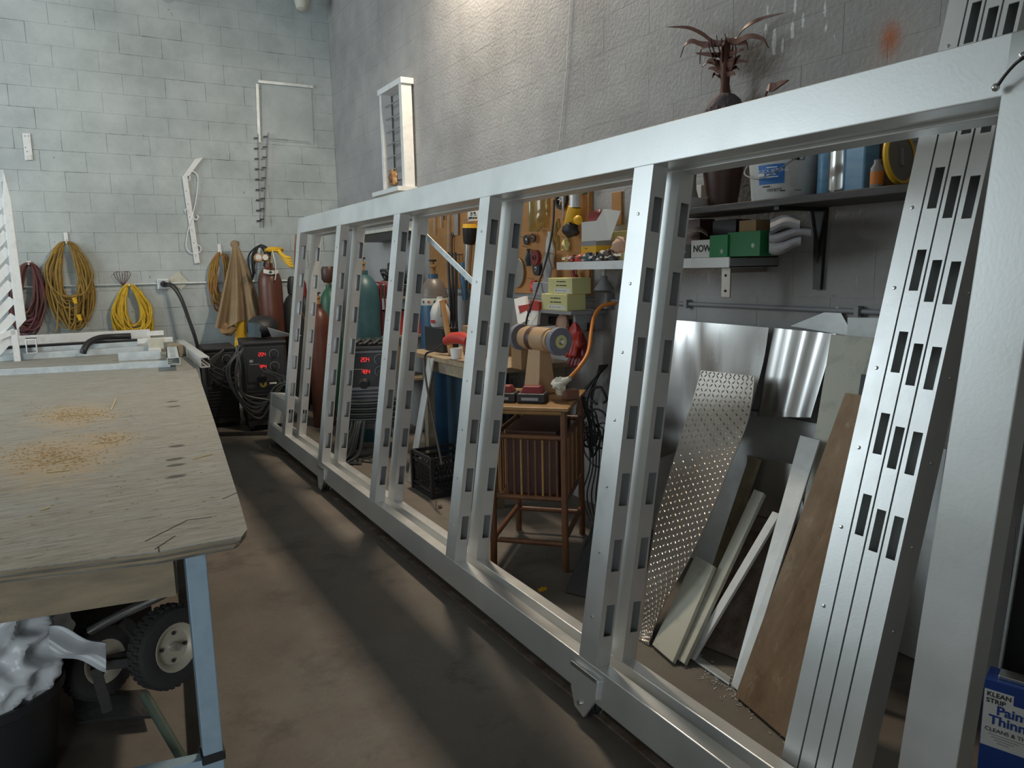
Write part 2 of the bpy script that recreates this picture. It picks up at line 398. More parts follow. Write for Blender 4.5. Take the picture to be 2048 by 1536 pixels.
def block_wall(name, mat, mortar, back):
    """painted concrete blocks as pieces; back=True: the back wall, else the right wall"""
    BL, BH = .4, .2
    if back: base = MB().box((XL, YB+.0025, 0), (XR+.2, YB+.2, ZC)).build(name, mortar, origin=(0,YB,0))
    else: base = MB().box((XR+.0012, YF, 0), (XR+.2, YB, ZC)).build(name, mortar, origin=(XR,0,0))
    struct(base)
    lo, hi = (XL, XR) if back else (YF, YB)
    gaps = [.0003,.0005,.001,.002,.0042] if back else [.0002,.0003,.0005,.0009,.0018]
    meshes = {}
    def mesh(length, g):
        k = (round(length, 2), g)
        if k not in meshes:
            b = MB(); a = (length-g)/2; h = (BH-g)/2; e = .001 if back else .0005
            if back:   # front face towards -y, edges eased
                b.add([(-a,.006,-h),(a,.006,-h),(a,.006,h),(-a,.006,h),(-a+e,0,-h+e),(a-e,0,-h+e),(a-e,0,h-e),(-a+e,0,h-e)],
                      [(4,5,6,7),(0,1,5,4),(1,2,6,5),(2,3,7,6),(3,0,4,7)])
            else:
                b.add([(.006,-a,-h),(.006,a,-h),(.006,a,h),(.006,-a,h),(0,-a+e,-h+e),(0,a-e,-h+e),(0,a-e,h-e),(0,-a+e,h-e)],
                      [(7,6,5,4),(4,5,1,0),(5,6,2,1),(6,7,3,2),(7,4,0,3)])
            me = bpy.data.meshes.new('block'); me.from_pydata([tuple(p) for p in b.v], [], b.f); me.materials.append(mat); meshes[k] = me
        return meshes[k]
    cells = []
    for r in range(int(ZC/BH)):
        x = hi-(0 if r % 2 else BL/2)+.0
        edges = [hi]; 
        while edges[-1] > lo+.01:
            step = BL/2 if (len(edges) == 1 and r % 2) else BL
            edges.append(max(lo, edges[-1]-step))
        for a, b in zip(edges[1:], edges[:-1]):
            c = (a+b)/2; z = (r+.5)*BH
            p = (c, YB, z) if back else (XR, c, z)
            q = pix(p); vis = -40 < q[0] < 2080 and -40 < q[1] < 1550
            d = (Vector(p)-EYE).length
            if not back and (z < 1.1 or c < .6): vis = False
            if back and z < .6: vis = False
            cells.append((vis, d, p, b-a))
    vis = sorted([c for c in cells if c[0]], key=lambda c: c[1])[:300]
    ids = set(id(c) for c in vis)
    rest = MB()
    for c in cells:
        _, d, p, ln = c
        if ln < .02: continue
        g = random.choice(gaps); off = -random.random()*(.0012 if back else .0004)
        me = mesh(ln, g)
        loc = V(0, off, 0) if back else V(off, 0, 0)
        if id(c) in ids:
            o = bpy.data.objects.new('block', me); C.objects.link(o); o.parent = base
            o.location = Vector(p)+loc-base.location
        else:
            rest.add([v.co for v in me.vertices], [tuple(f.vertices) for f in me.polygons], Matrix.Translation(Vector(p)+loc))
    if rest.v:
        o = rest.build('block_field', mat, base); o['kind'] = 'stuff'
    return base
w_back = block_wall('wall_back', m_back, m_mortar, True)
w_right = block_wall('wall_right', m_right, m_mortar_r, False)

# bricked-up opening with a thin steel surround on the back wall
B = YB-.004
tr = MB().poly([at(522,170,Y=B), at(622,178,Y=B), at(627,288,Y=B), at(524,280,Y=B)], (0,-.006,0)).build('trim_1', m_back); struct(tr)
MB().bar(at(516,163,Y=B-.008), at(626,174,Y=B-.008), .02, .03).build('angle_strip', m_galv, tr)
MB().bar(at(514,168,Y=B-.008), at(518,285,Y=B-.008), .02, .03).build('angle_strip', m_galv, tr)
MB().bar(at(536,277,Y=B-.006), at(618,284,Y=B-.006), .012, .012).build('angle_strip', m_mortar, tr)

# pipe end coming down from the ceiling in the corner
p = at(605, 12, Y=8.62)
dp = MB().lathe([(.075,ZC),(.09,4.75),(.088,p.z+.06),(.07,p.z-.03),(.03,p.z-.05),(0,p.z-.05)], (p.x,p.y,0), 16).build('roof_drain_pipe', m_cream, smooth=True)
tag(dp, 'pale drain pipe end coming down from the ceiling in the corner', 'pipe')
p = at(352, -6, Y=8.7)
dp = MB().lathe([(.05,ZC),(.06,p.z+.06),(.055,p.z),(0,p.z-.03)], (p.x,p.y,0), 14).build('roof_pipe', m_redd, smooth=True)
tag(dp, 'dark red pipe end hanging from the ceiling over the back wall', 'pipe')

# ================================================================== the rolling gate
GO = V(1.39, 3.8, .08); LEAN = math.radians(8)
gate = thing('rolling_gate', 'long brushed aluminium rolling gate frame tilted along the workshop floor', 'gate', GO, (0, LEAN, 0))
y_ = lambda Y: Y-3.8
YN, YFAR, GT = .712, 6.82, 1.938
FX, RX0, RX1 = .062, .118, .18
SLZ = [.28+i*.2295 for i in range(7)]
def slotted(mb, x0, x1, y0, y1, z0, z1, zs, sc, sw=.034, sh=.112, m=None, wall=.004):
    """hollow tube; slots in the face y=y0, centred at x=sc"""
    a, b = sc-sw/2, sc+sw/2
    mb.add([(x0,y0,z0),(x0,y1,z0),(x0,y1,z1),(x0,y0,z1)], [(0,1,2,3)], m)
    mb.add([(x1,y0,z0),(x1,y1,z0),(x1,y1,z1),(x1,y0,z1)], [(3,2,1,0)], m)
    mb.add([(x0,y1,z0),(x1,y1,z0),(x1,y1,z1),(x0,y1,z1)], [(0,1,2,3)], m)
    mb.add([(x0,y0,z1),(x1,y0,z1),(x1,y1,z1),(x0,y1,z1)], [(0,1,2,3)], m)
    mb.add([(x0,y0,z0),(x1,y0,z0),(x1,y1,z0),(x0,y1,z0)], [(3,2,1,0)], m)
    for u, v in ((x0, a), (b, x1)): mb.add([(u,y0,z0),(v,y0,z0),(v,y0,z1),(u,y0,z1)], [(0,1,2,3)], m)
    prev = z0
    for zc in zs:
        s, t = zc-sh/2, zc+sh/2
        mb.add([(a,y0,prev),(b,y0,prev),(b,y0,s),(a,y0,s)], [(0,1,2,3)], m)
        yy = y0+wall
        mb.add([(a,y0,s),(b,y0,s),(b,y0,t),(a,y0,t),(a,yy,s),(b,yy,s),(b,yy,t),(a,yy,t)], [(0,1,5,4),(1,2,6,5),(2,3,7,6),(3,0,4,7)], m)
        prev = t
    mb.add([(a,y0,prev),(b,y0,prev),(b,y0,z1),(a,y0,z1)], [(0,1,2,3)], m)
# rails: front tube, rear tube and a sunk web between them
BT, TB = .12, 1.812
for nm, z0, z1, ya, yb in (('bottom_rail', 0, BT, YN, YFAR), ('top_rail', TB, GT, YN, 6.29)):
    MB().box((0,y_(ya),z0), (FX,y_(yb),z1)).build(nm, m_alu, gate, local=True, bev=.003)
    MB().box((RX0,y_(ya+.13),z0), (RX1,y_(yb),z1)).build(nm, m_alu, gate, local=True, bev=.003)
    wz0, wz1 = (z0, z1-.05) if nm == 'bottom_rail' else (z0+.012, z1)
    MB().box((FX,y_(ya+.12),wz0), (RX0,y_(yb)-.005,wz1)).build('rail_web', m_alu, gate, local=True)
PY5 = [1.96, 3.05, 4.115, 5.21, 6.29]
screw = MB().lathe([(.0055,-.001),(.0055,.001),(.004,.003),(0,.0038)], n=10, m=Matrix.Rotation(math.radians(-90), 4, 'Y')).build('screw', m_steel, gate, local=True, smooth=True)
first = True
for Yp in PY5:
    for k, (x0, x1) in enumerate(((0, FX), (RX0, RX1))):
        b = MB(); slotted(b, x0, x1, y_(Yp-.095), y_(Yp), BT, TB, SLZ, x0+.037)
        b.build('front_post' if k == 0 else 'rear_post', m_alu, gate, local=True)
    for i in range(7):
        z = SLZ[i]
        if first: o = screw; first = False
        else: o = screw.copy(); C.objects.link(o); o.parent = gate
        o.location = (0, y_(Yp-.047), z)
# near end post, wide and closed
MB().box((0,y_(YN),0), (FX,y_(YN+.115),GT)).build('end_post', m_alu, gate, local=True, bev=.003)
# far end: short upright and bar of the tail
MB().box((0,y_(YFAR-.06),BT), (RX1,y_(YFAR),.40)).build('tail_upright', m_alu, gate, local=True, bev=.003)
MB().box((0.002,y_(6.29),.29), (.06,y_(YFAR-.06),.40)).build('tail_bar', m_alu, gate, local=True, bev=.003)
MB().box((.12,y_(6.29),.29), (.178,y_(YFAR-.06),.40)).build('tail_bar', m_alu, gate, local=True, bev=.003)
# rollers
for yc in (1.91, 5.08):
    pl = [(-.012, yc+.075, .085), (-.012, yc-.078, .085), (-.012, yc-.078, .02), (-.012, yc-.025, -.068), (-.012, yc+.03, -.055), (-.012, yc+.062, .0)]
    pb = MB().poly([(x, y_(y), z) for x, y, z in pl], (.012,0,0)).build('roller_bracket', m_alu, gate, local=True, bev=.002)
    MB().box((-.016,y_(yc-.076),.079), (-.011,y_(yc+.073),.092)).build('weld_bead', m_steel, pb, local=True)
    MB().cyl((-.02,y_(yc),-.028), (.07,y_(yc),-.028), .008, n=10).build('axle_pin', m_steel, pb, local=True, smooth=True)
    wh = MB().lathe([(.012,-.022),(.045,-.022),(.047,-.015),(.038,0),(.047,.015),(.045,.022),(.012,.022)], (.03, y_(yc), -.03), 24, Matrix.Rotation(math.radians(90), 4, 'Y')).build('roller_wheel', m_blackm, gate, local=True, smooth=True)
    MB().poly([(.055, y_(y), z) for x, y, z in pl], (.01,0,0)).build('roller_bracket', m_alu, gate, local=True)
# hook at the top near corner, holding the gate
hk = [at(1989,176,X=1.63), at(1996,170,X=1.625), at(2010,150,X=1.62), at(2030,128,X=1.62), at(2046,116,X=1.62), at(2052,110,X=1.63)]
h = thing('hook_tie', 'thin dark steel hook tie on the top corner of the gate', 'hook', at(1989,178,X=1.63))
MB().tube(catmull(hk, 4), .0035, 8).build('rod', m_blackm, h, smooth=True)
for q in ((1991,175),(2046,112)): MB().blob(at(*q, X=1.626), (.008,.008,.008), 10, 8, 0).build('knob', m_steel, h, smooth=True)
# diagonal prop between gate and bench wall
def gpl(px, py, xl):
    mi = gate.matrix_basis.inverted(); d = mi.to_3x3() @ (ROT @ _cray(px, py)); o = mi @ EYE
    return o+d*((xl-o.x)/d.x)
MB().bar(gpl(842,462,.185), gpl(962,580,.185), .03, .006, up=(1,0,0)).build('diagonal_brace', m_galv, gate, local=True)
# flat brown strip added on the floor along the gap under the gate
a, b = at(677,1002,Z=0), at(981,1252,Z=0); d = (b-a).normalized()
st = MB(); n_ = Vector((-d.y, d.x, 0))
st.hexa([a-d*1.3-n_*.014, b+d*2.6-n_*.014, b+d*2.6+n_*.014, a-d*1.3+n_*.014]+[q+V(0,0,.006) for q in (a-d*1.3-n_*.014, b+d*2.6-n_*.014, b+d*2.6+n_*.014, a-d*1.3+n_*.014)])
tag(st.build('floor_strip', m_rustysteel), 'flat brown strip lying on the concrete floor below the gate', 'guide strip')

# ================================================================== loose slotted posts leaning behind the gate
SL = math.atan(.272)
names = ['plain aluminium post with screws beside the brown board, in the leaning bundle', 'slotted aluminium post second in the bundle leaning behind the gate',
         'slotted aluminium post third in the bundle leaning behind the gate', 'slotted aluminium post with dark screwed side facing the gate end']
bund = [(1.264,1.209,0), (1.207,1.159,.0), (1.157,1.112,-.03), (1.110,1.058,-.035)]
for i, (yt, yb2, dz) in enumerate(bund):
    t = thing('slotted_post', names[i], 'post', (1.58, (yt+yb2)/2, 0.012), (0, SL, 0), 'loose slotted posts leaning behind the gate')
    b = MB(); wd = yt-yb2-.003
    R90 = Matrix.Rotation(math.radians(-90), 4, 'Z')    # slotted face y- -> x-
    zs = [] if i == 0 else [.880+dz+k*.2295 for k in range(14)]
    # local frame of slotted(): x across the slot face, y depth
    slotted(b, -wd/2, wd/2, 0, .095, 0, 4.35, zs, .002, .026, .115, R90)
    b.build('post_tube', m_alu, t, local=True)
    if i in (0, 3):
        for k in range(12):
            z = .62+k*.2295-.02
            s = screw.copy(); C.objects.link(s); s.parent = t
            if i == 0: s.location = (0, .0, z)
            else: s.location = (.05, -wd/2, z); s.rotation_euler = (0, 0, math.radians(90))
# angle bar bottom with a bolt hole, between posts and gate end
a, b = at(1800,1536,X=1.72), at(1812,1440,X=1.72)

# ================================================================== plywood work table
TZ = .8
A_, B_ = V(.372,2.19,TZ), V(.87,7.45,TZ)
tb = thing('work_table', 'large weathered plywood work table on blue-grey steel legs', 'table', (-.2, 4.6, 0))
top = [(.372,2.20),(.345,2.145),(.33,2.15),(.25,2.150),(.13,2.150),(-.05,2.19),(-.24,2.235),(-.7,2.31),(-1.5,2.45),(-1.0,8.70),(.975,8.50),(.70,5.5),(.55,3.95),(.46,3.05),(.405,2.5)]
b = MB(); n = len(top)
pw = b.poly([(x,y,TZ-.004) for x,y in top], (0,0,.004)).build('top_veneer', m_ply, tb)
for k in range(4):     # plies of the edge, uneven
    z0, z1 = TZ-.008-k*.008, TZ-.004-k*.008
    o = .002+.003*(k % 2)
    MB().poly([(x-o*(1 if x > -.5 else -1), y+o*(1 if y < 4 else -1)+ (.03*k/4 if (x > .33 and y < 2.3) else 0), z0-.004) for x, y in top], (0,0,.008)).build('ply', m_plyedge if k % 2 else m_lumber, tb)
# thin splinters and pale scratches on the top
for (q0, q1) in (((222,820),(232,798)),((385,918),(425,908)),((80,1021),(100,1015)),((105,925),(160,912)),((120,832),(200,828)),((95,945),(140,940))):
    MB().bar(at(*q0, Z=TZ+.002), at(*q1, Z=TZ+.002), .004, .003).build('splinter', m_straw, tb)
for (q0, q1) in (((290,1083),(375,1040)),((375,1040),(425,1034)),((310,1098),(350,1072)),((318,1104),(317,1093)),((445,998),(475,985))):
    MB().bar(at(*q0, Z=TZ+.0003), at(*q1, Z=TZ+.0003), .0035, .0012).build('crack', m_dark, tb)
# apron boards
MB().hexa([(.165,2.195,TZ-.155),(.175,2.235,TZ-.155),(-1.45,2.52,TZ-.155),(-1.46,2.48,TZ-.155),(.165,2.195,TZ-.037),(.175,2.235,TZ-.037),(-1.45,2.52,TZ-.037),(-1.46,2.48,TZ-.037)]).build('apron', m_lumber, tb)
MB().hexa([(.22,2.4,TZ-.14),(.26,2.4,TZ-.14),(.86,8.4,TZ-.14),(.82,8.4,TZ-.14),(.22,2.4,TZ-.037),(.26,2.4,TZ-.037),(.86,8.4,TZ-.037),(.82,8.4,TZ-.037)]).build('apron', m_lumber, tb)
# legs and foot bars
lx = [(.225,2.225),(-1.25,2.52),(.80,8.3),(-.95,8.45),(.45,4.7)]
for x, y in lx:
    lg = MB().box((x-.028,y-.028,.0),(x+.028,y+.028,TZ-.037)).build('leg', m_bluesteel, tb, bev=.003)
    MB().box((x-.033,y-.033,.098),(x+.033,y+.033,.125)).build('tape_band', m_black, lg)
MB().bar((.225,2.225,.085), (-1.25,2.52,.085), .04, .04, up=(0,0,1)).build('foot_bar', m_bluesteel, tb)
MB().bar((.225,2.225,.085), (.45,4.7,.085), .04, .04, up=(0,0,1)).build('foot_bar', m_bluesteel, tb)

# thin white string hanging down the right wall
tag(MB().tube([at(1142,-20,X=XR-.006),at(1134,120,X=XR-.006),at(1124,230,X=XR-.006),at(1116,300,X=XR-.006)], .0022, 5).build('white_string', m_white, smooth=True), 'thin white string hanging down the grey right wall', 'string')

b = MB(); rnd = random.Random(9)
for (cx_, cy_, sx_, sy_, n_i) in ((150,830,45,8,330),(105,915,50,13,420),(222,880,22,7,120),(240,960,130,90,90)):
    for i in range(n_i):
        p = at(rnd.gauss(cx_,sx_), rnd.gauss(cy_,sy_), Z=TZ+.0012)
        if p.x > .36+(p.y-2.2)*.09 or p.y < 2.3 or p.y > 8: continue
        a = rnd.uniform(-.5,.5); d = V(math.cos(a),math.sin(a),0)*rnd.uniform(.0015,.006)
        b.bar(p-d, p+d, rnd.uniform(.001,.0028), .0016, up=(0,0,1))
o = b.build('sawdust', m_dust); o['label'] = 'fine orange sawdust flakes scattered on the plywood table top'; o['category'] = 'sawdust'; o['kind'] = 'stuff'
# ================================================================== things on the back wall
W = YB-.006
def bp(x, y, off=.0): return at(x, y, Y=W-off)
t = thing('strap_plate', 'small white steel strap plate with bolt holes high on the block wall', 'plate', bp(54,320))
MB().poly([bp(44,266),bp(60,267),bp(66,320),bp(50,321)], (0,-.006,0)).build('plate', m_white, t)
for q in ((50,272),(57,272),(51,295),(54,303)): MB().cyl(bp(*q,.0065), bp(*q,.008), .006, n=8).build('hole_shade_disc', m_grey, t)  # grey discs stand in for the shade inside the holes
MB().poly([bp(51,311),bp(62,310),bp(64,320),bp(53,320)], (0,-.012,0)).build('tab', m_paper, t)

# white scrolled bracket
t = thing('scroll_bracket', 'white wrought iron scroll bracket hung on the grey block wall', 'bracket', bp(395,527))
MB().poly([bp(364,353,.01),bp(374,350,.01),bp(400,526,.01),bp(389,527,.01)], (0,-.012,0)).build('flat_bar', m_white, t, bev=.002)
MB().poly([bp(366,352,.012),bp(390,318,.012),bp(406,315,.012),bp(378,352,.012)], (0,-.012,0)).build('top_arm', m_white, t, bev=.002)
for pts in ([(372,346),(386,343),(396,356),(392,400),(386,430),(392,440),(397,434),(393,430)],
            [(386,430),(378,455),(372,488),(378,503),(392,508),(401,502),(401,493),(394,490)],
            [(372,425),(370,421),(374,418),(377,422)], [(368,352),(372,362),(379,360),(380,352)]):
    MB().tube(catmull([bp(x,y,.02) for x,y in pts], 5), .006, 8).build('scroll', m_white, t, smooth=True)
for i in range(6): MB().cyl(bp(372+i*3.9,382+i*26,.0225), bp(372+i*3.9,382+i*26,.025), .006, n=8).build('rivet', m_grey, t)

# two notched steel bars
for k, (q0, q1, sx, lab) in enumerate((((516,268),(522,454),-5,'notched steel bar hanging on the block wall, outer bar beside the scroll bracket'),
                              ((537,265),(529,451),-7,'notched steel bar hanging on the block wall below the bricked opening'))):
    t = thing('notched_bar', lab, 'bar', bp(*q1), group='notched bars on the back wall')
    o_ = .012 if k == 0 else .036
    MB().bar(bp(*q0,o_), bp(*q1,o_), .012, .012).build('rod', m_grey, t)
    MB().cyl(bp(q0[0],q0[1]+4,o_), bp(q0[0],q0[1]+4,-.004), .004, n=6).build('nail', m_blackm, t)
    for i in range(9):
        f = (i+.4)/9; x = q0[0]+(q1[0]-q0[0])*f+sx; y = q0[1]+(q1[1]-q0[1])*f
        MB().bar(bp(x-3,y,o_), bp(x+5,y,o_), .014, .016).build('lug', m_blackm, t)

# conduit with socket box
cp = [bp(-60,592,.012), bp(187,575,.012), bp(312,567.5,.012), bp(420,564,.012), bp(560,560,.012)]
z0 = cp[2].z
t = thing('wall_conduit', 'thin grey conduit running along the back block wall', 'conduit', (0,W-.01,z0))
MB().tube([(XL+.5,W-.012,z0+.0), (2.2,W-.012,z0)], .011, 8).build('pipe', m_galv, t, smooth=True)
for x in (-.5, .55, 1.35): MB().box((x-.008,W-.026,z0-.018),(x+.008,W,z0+.018)).build('clip', m_galv, t)
c = bp(326,568)
t = thing('socket_box', 'white square socket box with black plug on the block wall', 'socket', c-V(0,0,.05))
MB().box((c.x-.058,W-.045,c.z-.055),(c.x+.058,W,c.z+.055)).build('box', m_white, t, bev=.006)
MB().box((c.x-.05,W-.05,c.z-.046),(c.x+.05,W-.044,c.z+.046)).build('cover', m_galv, t, bev=.004)
MB().cyl((c.x,W-.05,c.z),(c.x+.01,W-.10,c.z-.008), .034, .026, 14).build('plug', m_black, t, smooth=True)
cb = thing('plug_cable', 'black twin cable drooping from the wall socket to the table end', 'cable', at(398,690,Y=7.5))
for d in (-.012, .012):
    pts = [c+V(.01,-.085,-.005), bp(345,572,.12), bp(362,597,.2), bp(378,640,.25), at(393,685,Y=8.56), at(400,700,Y=8.56)+V(0,0,-.25), at(405,720,Y=8.56)+V(0,0,-.5)]
    MB().tube(catmull([p+V(d*.6,0,d) for p in pts], 5), .010, 8).build('cord', m_black, cb, smooth=True)
# scrap of paper taped beside the socket
t = MB().poly([bp(334,558,.002),bp(357,543,.002),bp(378,564,.002),bp(362,580,.002)], (0,-.002,0)).build('taped_paper', m_cream)
tag(t, 'yellowed paper scrap stuck on the block wall beside the socket', 'paper')

# wall hooks and rope coils
def hook(q, lab, h=.10):
    p = bp(*q)
    t = thing('wall_hook', lab, 'hook', p-V(0,0,h))
    MB().box((p.x-.018,W-.008,p.z-h),(p.x+.018,W,p.z+.01)).build('plate', m_white, t)
    MB().tube(catmull([V(p.x,W-.004,p.z-h+.02),V(p.x,W-.05,p.z-h-.005),V(p.x,W-.10,p.z-h),V(p.x,W-.115,p.z-h+.04)],4), .008, 8).build('prong', m_white, t, smooth=True)
    return V(p.x, W-.055, p.z-h)
def coil(name, label, cat, top, pxbox, n, r, mat, seed, depth=.09, taper=.55, group='rope and cable coils on the back wall', loose=0):
    """bundle of hanging loops; pxbox = (left, right, bottom) in photo pixels on the wall"""
    rnd = random.Random(seed); l = bp(pxbox[0], pxbox[2]-60); rt = bp(pxbox[1], pxbox[2]-60); bt = bp((pxbox[0]+pxbox[1])/2, pxbox[2])
    t = thing(name, label, cat, V(top.x, W-.06, bt.z), group=group)
    wdt = (rt.x-l.x)/2; cx = (rt.x+l.x)/2; H = top.z-bt.z
    b = MB()
    for i in range(n):
        ww = wdt*rnd.uniform(.35, 1.); hh = H*rnd.uniform(.62, 1.); dx = (cx-top.x)*rnd.uniform(.6, 1.2)+rnd.uniform(-.02,.02)
        yy = rnd.uniform(-depth/2, depth/2); j = rnd.uniform(-.03, .03); pts = []
        K = 22
        for k in range(K):
            a = 2*math.pi*k/K; s = math.sin(a); cz = (1-math.cos(a))/2       # 0 top .. 1 bottom
            wide = ww*(abs(s)**.8)*(1 if s >= 0 else -1)*(taper+(1-taper)*min(1, cz*1.9))
            pts.append(V(top.x+dx*cz+wide+rnd.uniform(-.006,.006), W-.06+yy*(0.35+cz*.65)+rnd.uniform(-.006,.006), top.z+.012-hh*cz+j*s+rnd.uniform(-.005,.005)))
        b.tube(catmull(pts, 2, True), r, 5, closed=True)
    b.build('loops', mat, t, smooth=True)
    b = MB()
    for i in range(loose):
        x = cx+rnd.uniform(-.8,.6)*wdt; z1 = bt.z+H*rnd.uniform(.30,.5); 
        b.tube(catmull([V(x,W-.115,z1), V(x-.02,W-.125,z1-.2), V(x-.05+rnd.uniform(-.05,.06),W-.12,bt.z+rnd.uniform(-.03,.03))],4), r, 5)
    if loose: b.build('loose_ends', mat, t, smooth=True)
    return t
tp = hook((131,467), 'white hook holding the big ochre cable coil on the wall')
t = coil('extension_cable_coil', 'big ochre extension cable coil hanging on the block wall', 'cable coil', tp, (93,190,660), 46, .0075, m_orope, 1, .10, .62, loose=5)
for q in ((148,595),(157,629)): 
    p = bp(*q,.15); MB().cyl(p, p+V(.012,0,-.06), .022, .018, 10).build('plug', m_yellow, t, smooth=True)
tp = bp(258,572,.055); hk2 = MB().box((tp.x-.02,W-.01,tp.z-.02),(tp.x+.02,W,tp.z+.03)).cyl((tp.x,W-.01,tp.z-.01),(tp.x,W-.11,tp.z+.01),.008,n=8).build('wall_peg', m_white)
tag(hk2, 'small white peg holding the bright yellow rope on the wall', 'peg')
coil('yellow_rope_coil', 'bright yellow rope coil hanging low on the block wall', 'rope coil', tp, (228,308,700), 26, .010, m_yrope, 2, .08, .5)
p = bp(246,568,.02)
b = MB()
for i in range(7):
    a = -.6+.2*i; b.tube(catmull([p+V(0,-.005,-.02), p+V(.10*a,-.01,.06), p+V(.13*a,-.01,.115), p+V(.07*a,-.01,.13)],3), .003, 5)
tag(b.build('wire_tuft', m_mrope, smooth=True), 'small tuft of brown wire above the yellow rope coil', 'wire')
tp = bp(58,530,.055); hk3 = MB().box((tp.x-.018,W-.01,tp.z-.04),(tp.x+.018,W,tp.z+.04)).cyl((tp.x,W-.01,tp.z-.01),(tp.x,W-.11,tp.z+.01),.008,n=8).build('wall_peg', m_white)
tag(hk3, 'white peg holding the maroon air hose coil on the wall', 'peg')
coil('air_hose_coil', 'thick maroon hose coil hanging behind the slatted panel', 'hose coil', tp, (10,84,675), 40, .009, m_mrope, 3, .11, .7)
tp = hook((438,490), 'white hook holding the rusty orange rope on the wall')
coil('orange_rope_coil', 'rusty orange rope hank hanging beside the tan leather apron', 'rope coil', tp, (414,462,632), 22, .009, m_rrope, 4, .07, .7)

# tan leather apron
tp = hook((517,490), 'white hook near the corner behind the gas cylinder')
ap = thing('leather_apron', 'tan leather welding apron draped from a hook on the wall', 'apron', at(480,660,Y=8.45))
def drape(u, v):
    xl = 466-u*(466-430)-(0); xr = 474+(u**.85)*(534-474)
    x = xl+(xr-xl)*v; y = 487+u*165+6*math.sin(v*9)*u+10*(v-.5)**2*u-u*8*v
    f = .05+.055*u*math.sin(v*17+u*1.5)+.03*math.sin(v*31)*u
    return at(x, y, Y=8.62-f-.12*u)
MB().sheet(drape, 26, 40, (0,.006,0)).build('hide', m_tan, ap, smooth=True)
MB().blob(at(470,489,Y=8.66), (.05,.05,.045), 12, 8, .3, 3, 4).build('gathered_top', m_tan, ap, smooth=True)
ug = MB().blob(at(455,658,Y=8.5), (.09,.05,.07), 14, 10, .4, 3, 9).build('crumpled_hem', m_card, ap, smooth=True)
# yellow glove / pad hanging below
gl = thing('yellow_gauntlet', 'worn yellow leather gauntlet hanging under the tan apron', 'glove', at(482,698,Y=8.3))
MB().sheet(lambda u,v: at(469+u*3+v*(24-u*2)+2*math.sin(u*5), 628+u*70+3*math.sin(v*6), Y=8.565-.03*math.sin(v*3.14)), 10, 8, (0,.03,0)).build('cuff', m_yellow, gl, smooth=True)

# ================================================================== gas cylinders
def cylinder(name, label, base, r, h, mat, neck=True, cap=None, group='gas cylinders', band=None):
    t = thing(name, label, 'gas cylinder', base, group=group)
    x, y, z = base
    pr = [(r*.9,z),(r,z+.02),(r,z+h-.24),(r*.97,z+h-.19),(r*.86,z+h-.13),(r*.66,z+h-.08),(r*.42,z+h-.05),(r*.33,z+h-.04),(r*.33,z+h)]
    MB().lathe(pr, (x,y,0), 28).build('body', mat, t, smooth=True)
    if neck:
        v = MB().lathe([(.022,z+h),(.022,z+h+.05),(.03,z+h+.055),(.03,z+h+.075),(.012,z+h+.08),(.012,z+h+.1)], (x,y,0), 12).build('valve', m_bamboo_l, t, smooth=True)
        MB().lathe([(.0,z+h+.1),(.03,z+h+.1),(.032,z+h+.115),(0,z+h+.118)], (x,y,0), 12).build('handwheel', m_blackm, v, smooth=True)
    if cap: MB().lathe([(r*.42,z+h-.03),(r*.45,z+h+.05),(r*.36,z+h+.13),(r*.2,z+h+.16),(0,z+h+.165)], (x,y,0), 20).build('cap', cap, t, smooth=True)
    if band:
        bz, bh, bm = band
        MB().lathe([(r+.0008,bz),(r+.0012,bz+.002),(r+.0012,bz+bh),(r+.0008,bz+bh+.002)], (x,y,0), 28).build('label_band', bm, t, smooth=True)
    return t
# brown cylinder by the corner with regulator and gloves, standing on the front welder's rack
c0 = at(545, 640, Y=8.3); cyb = V(c0.x, 8.3, .0)
t = cylinder('gas_cylinder', 'brown gas cylinder with regulator beside the tan apron', cyb, .128, 1.66, m_brownc)
ct = cyb+V(0,0,1.66)
rg = MB().cyl(ct+V(-.02,-.02,.05), ct+V(-.12,-.05,.05), .028, n=12).cyl(ct+V(-.12,-.05,.05),ct+V(-.12,-.09,.06),.045,n=14).cyl(ct+V(-.05,-.05,.06),ct+V(-.05,-.09,.06),.035,n=14).build('regulator', m_bamboo_l, t, smooth=True)
for dx in (-.12,-.05): MB().cyl(ct+V(dx,-.092,.06),ct+V(dx,-.095,.06),.03,n=14).build('gauge_face', m_paper, rg, smooth=True)
q = at(541,543,Y=7.99)
MB().poly([at(527,538,Y=8.168),at(541,541,Y=8.162),at(556,540,Y=8.168),at(556,547,Y=8.168),at(541,549,Y=8.162),at(527,546,Y=8.168)],(0,.006,0)).build('label_band', m_paper, t)
MB().poly([at(541,541,Y=8.158),at(545,544.5,Y=8.158),at(541,548,Y=8.158),at(537,544.5,Y=8.158)],(0,.002,0)).build('diamond_mark', m_greenc, t)
g = thing('yellow_gloves', 'pair of yellow work gloves lying on the brown cylinder valve', 'gloves', at(560,528,Y=8.2))
gb = MB().blob(ct+V(.06,-.03,.138), (.10,.065,.034), 16, 10, .35, 2, 2, floor=ct.z+.116)
for i in range(4):
    p = at(569+i*1.5,513+i*4,Y=8.14); gb.tube(catmull([ct+V(.10,-.02-.02*i,.135), p, p+V(.06,-.03,-.02-.01*i)],4), [.02]*8+[.012], 8)
gb.build('glove', m_yellow, g, smooth=True)
MB().tube(catmull([ct+V(.03,-.09,.13),at(550,524,Y=8.13),at(552,545,Y=8.135),at(550,560,Y=8.145)],4), .006, 6).build('drawstring', m_cream, g)
hc = MB()
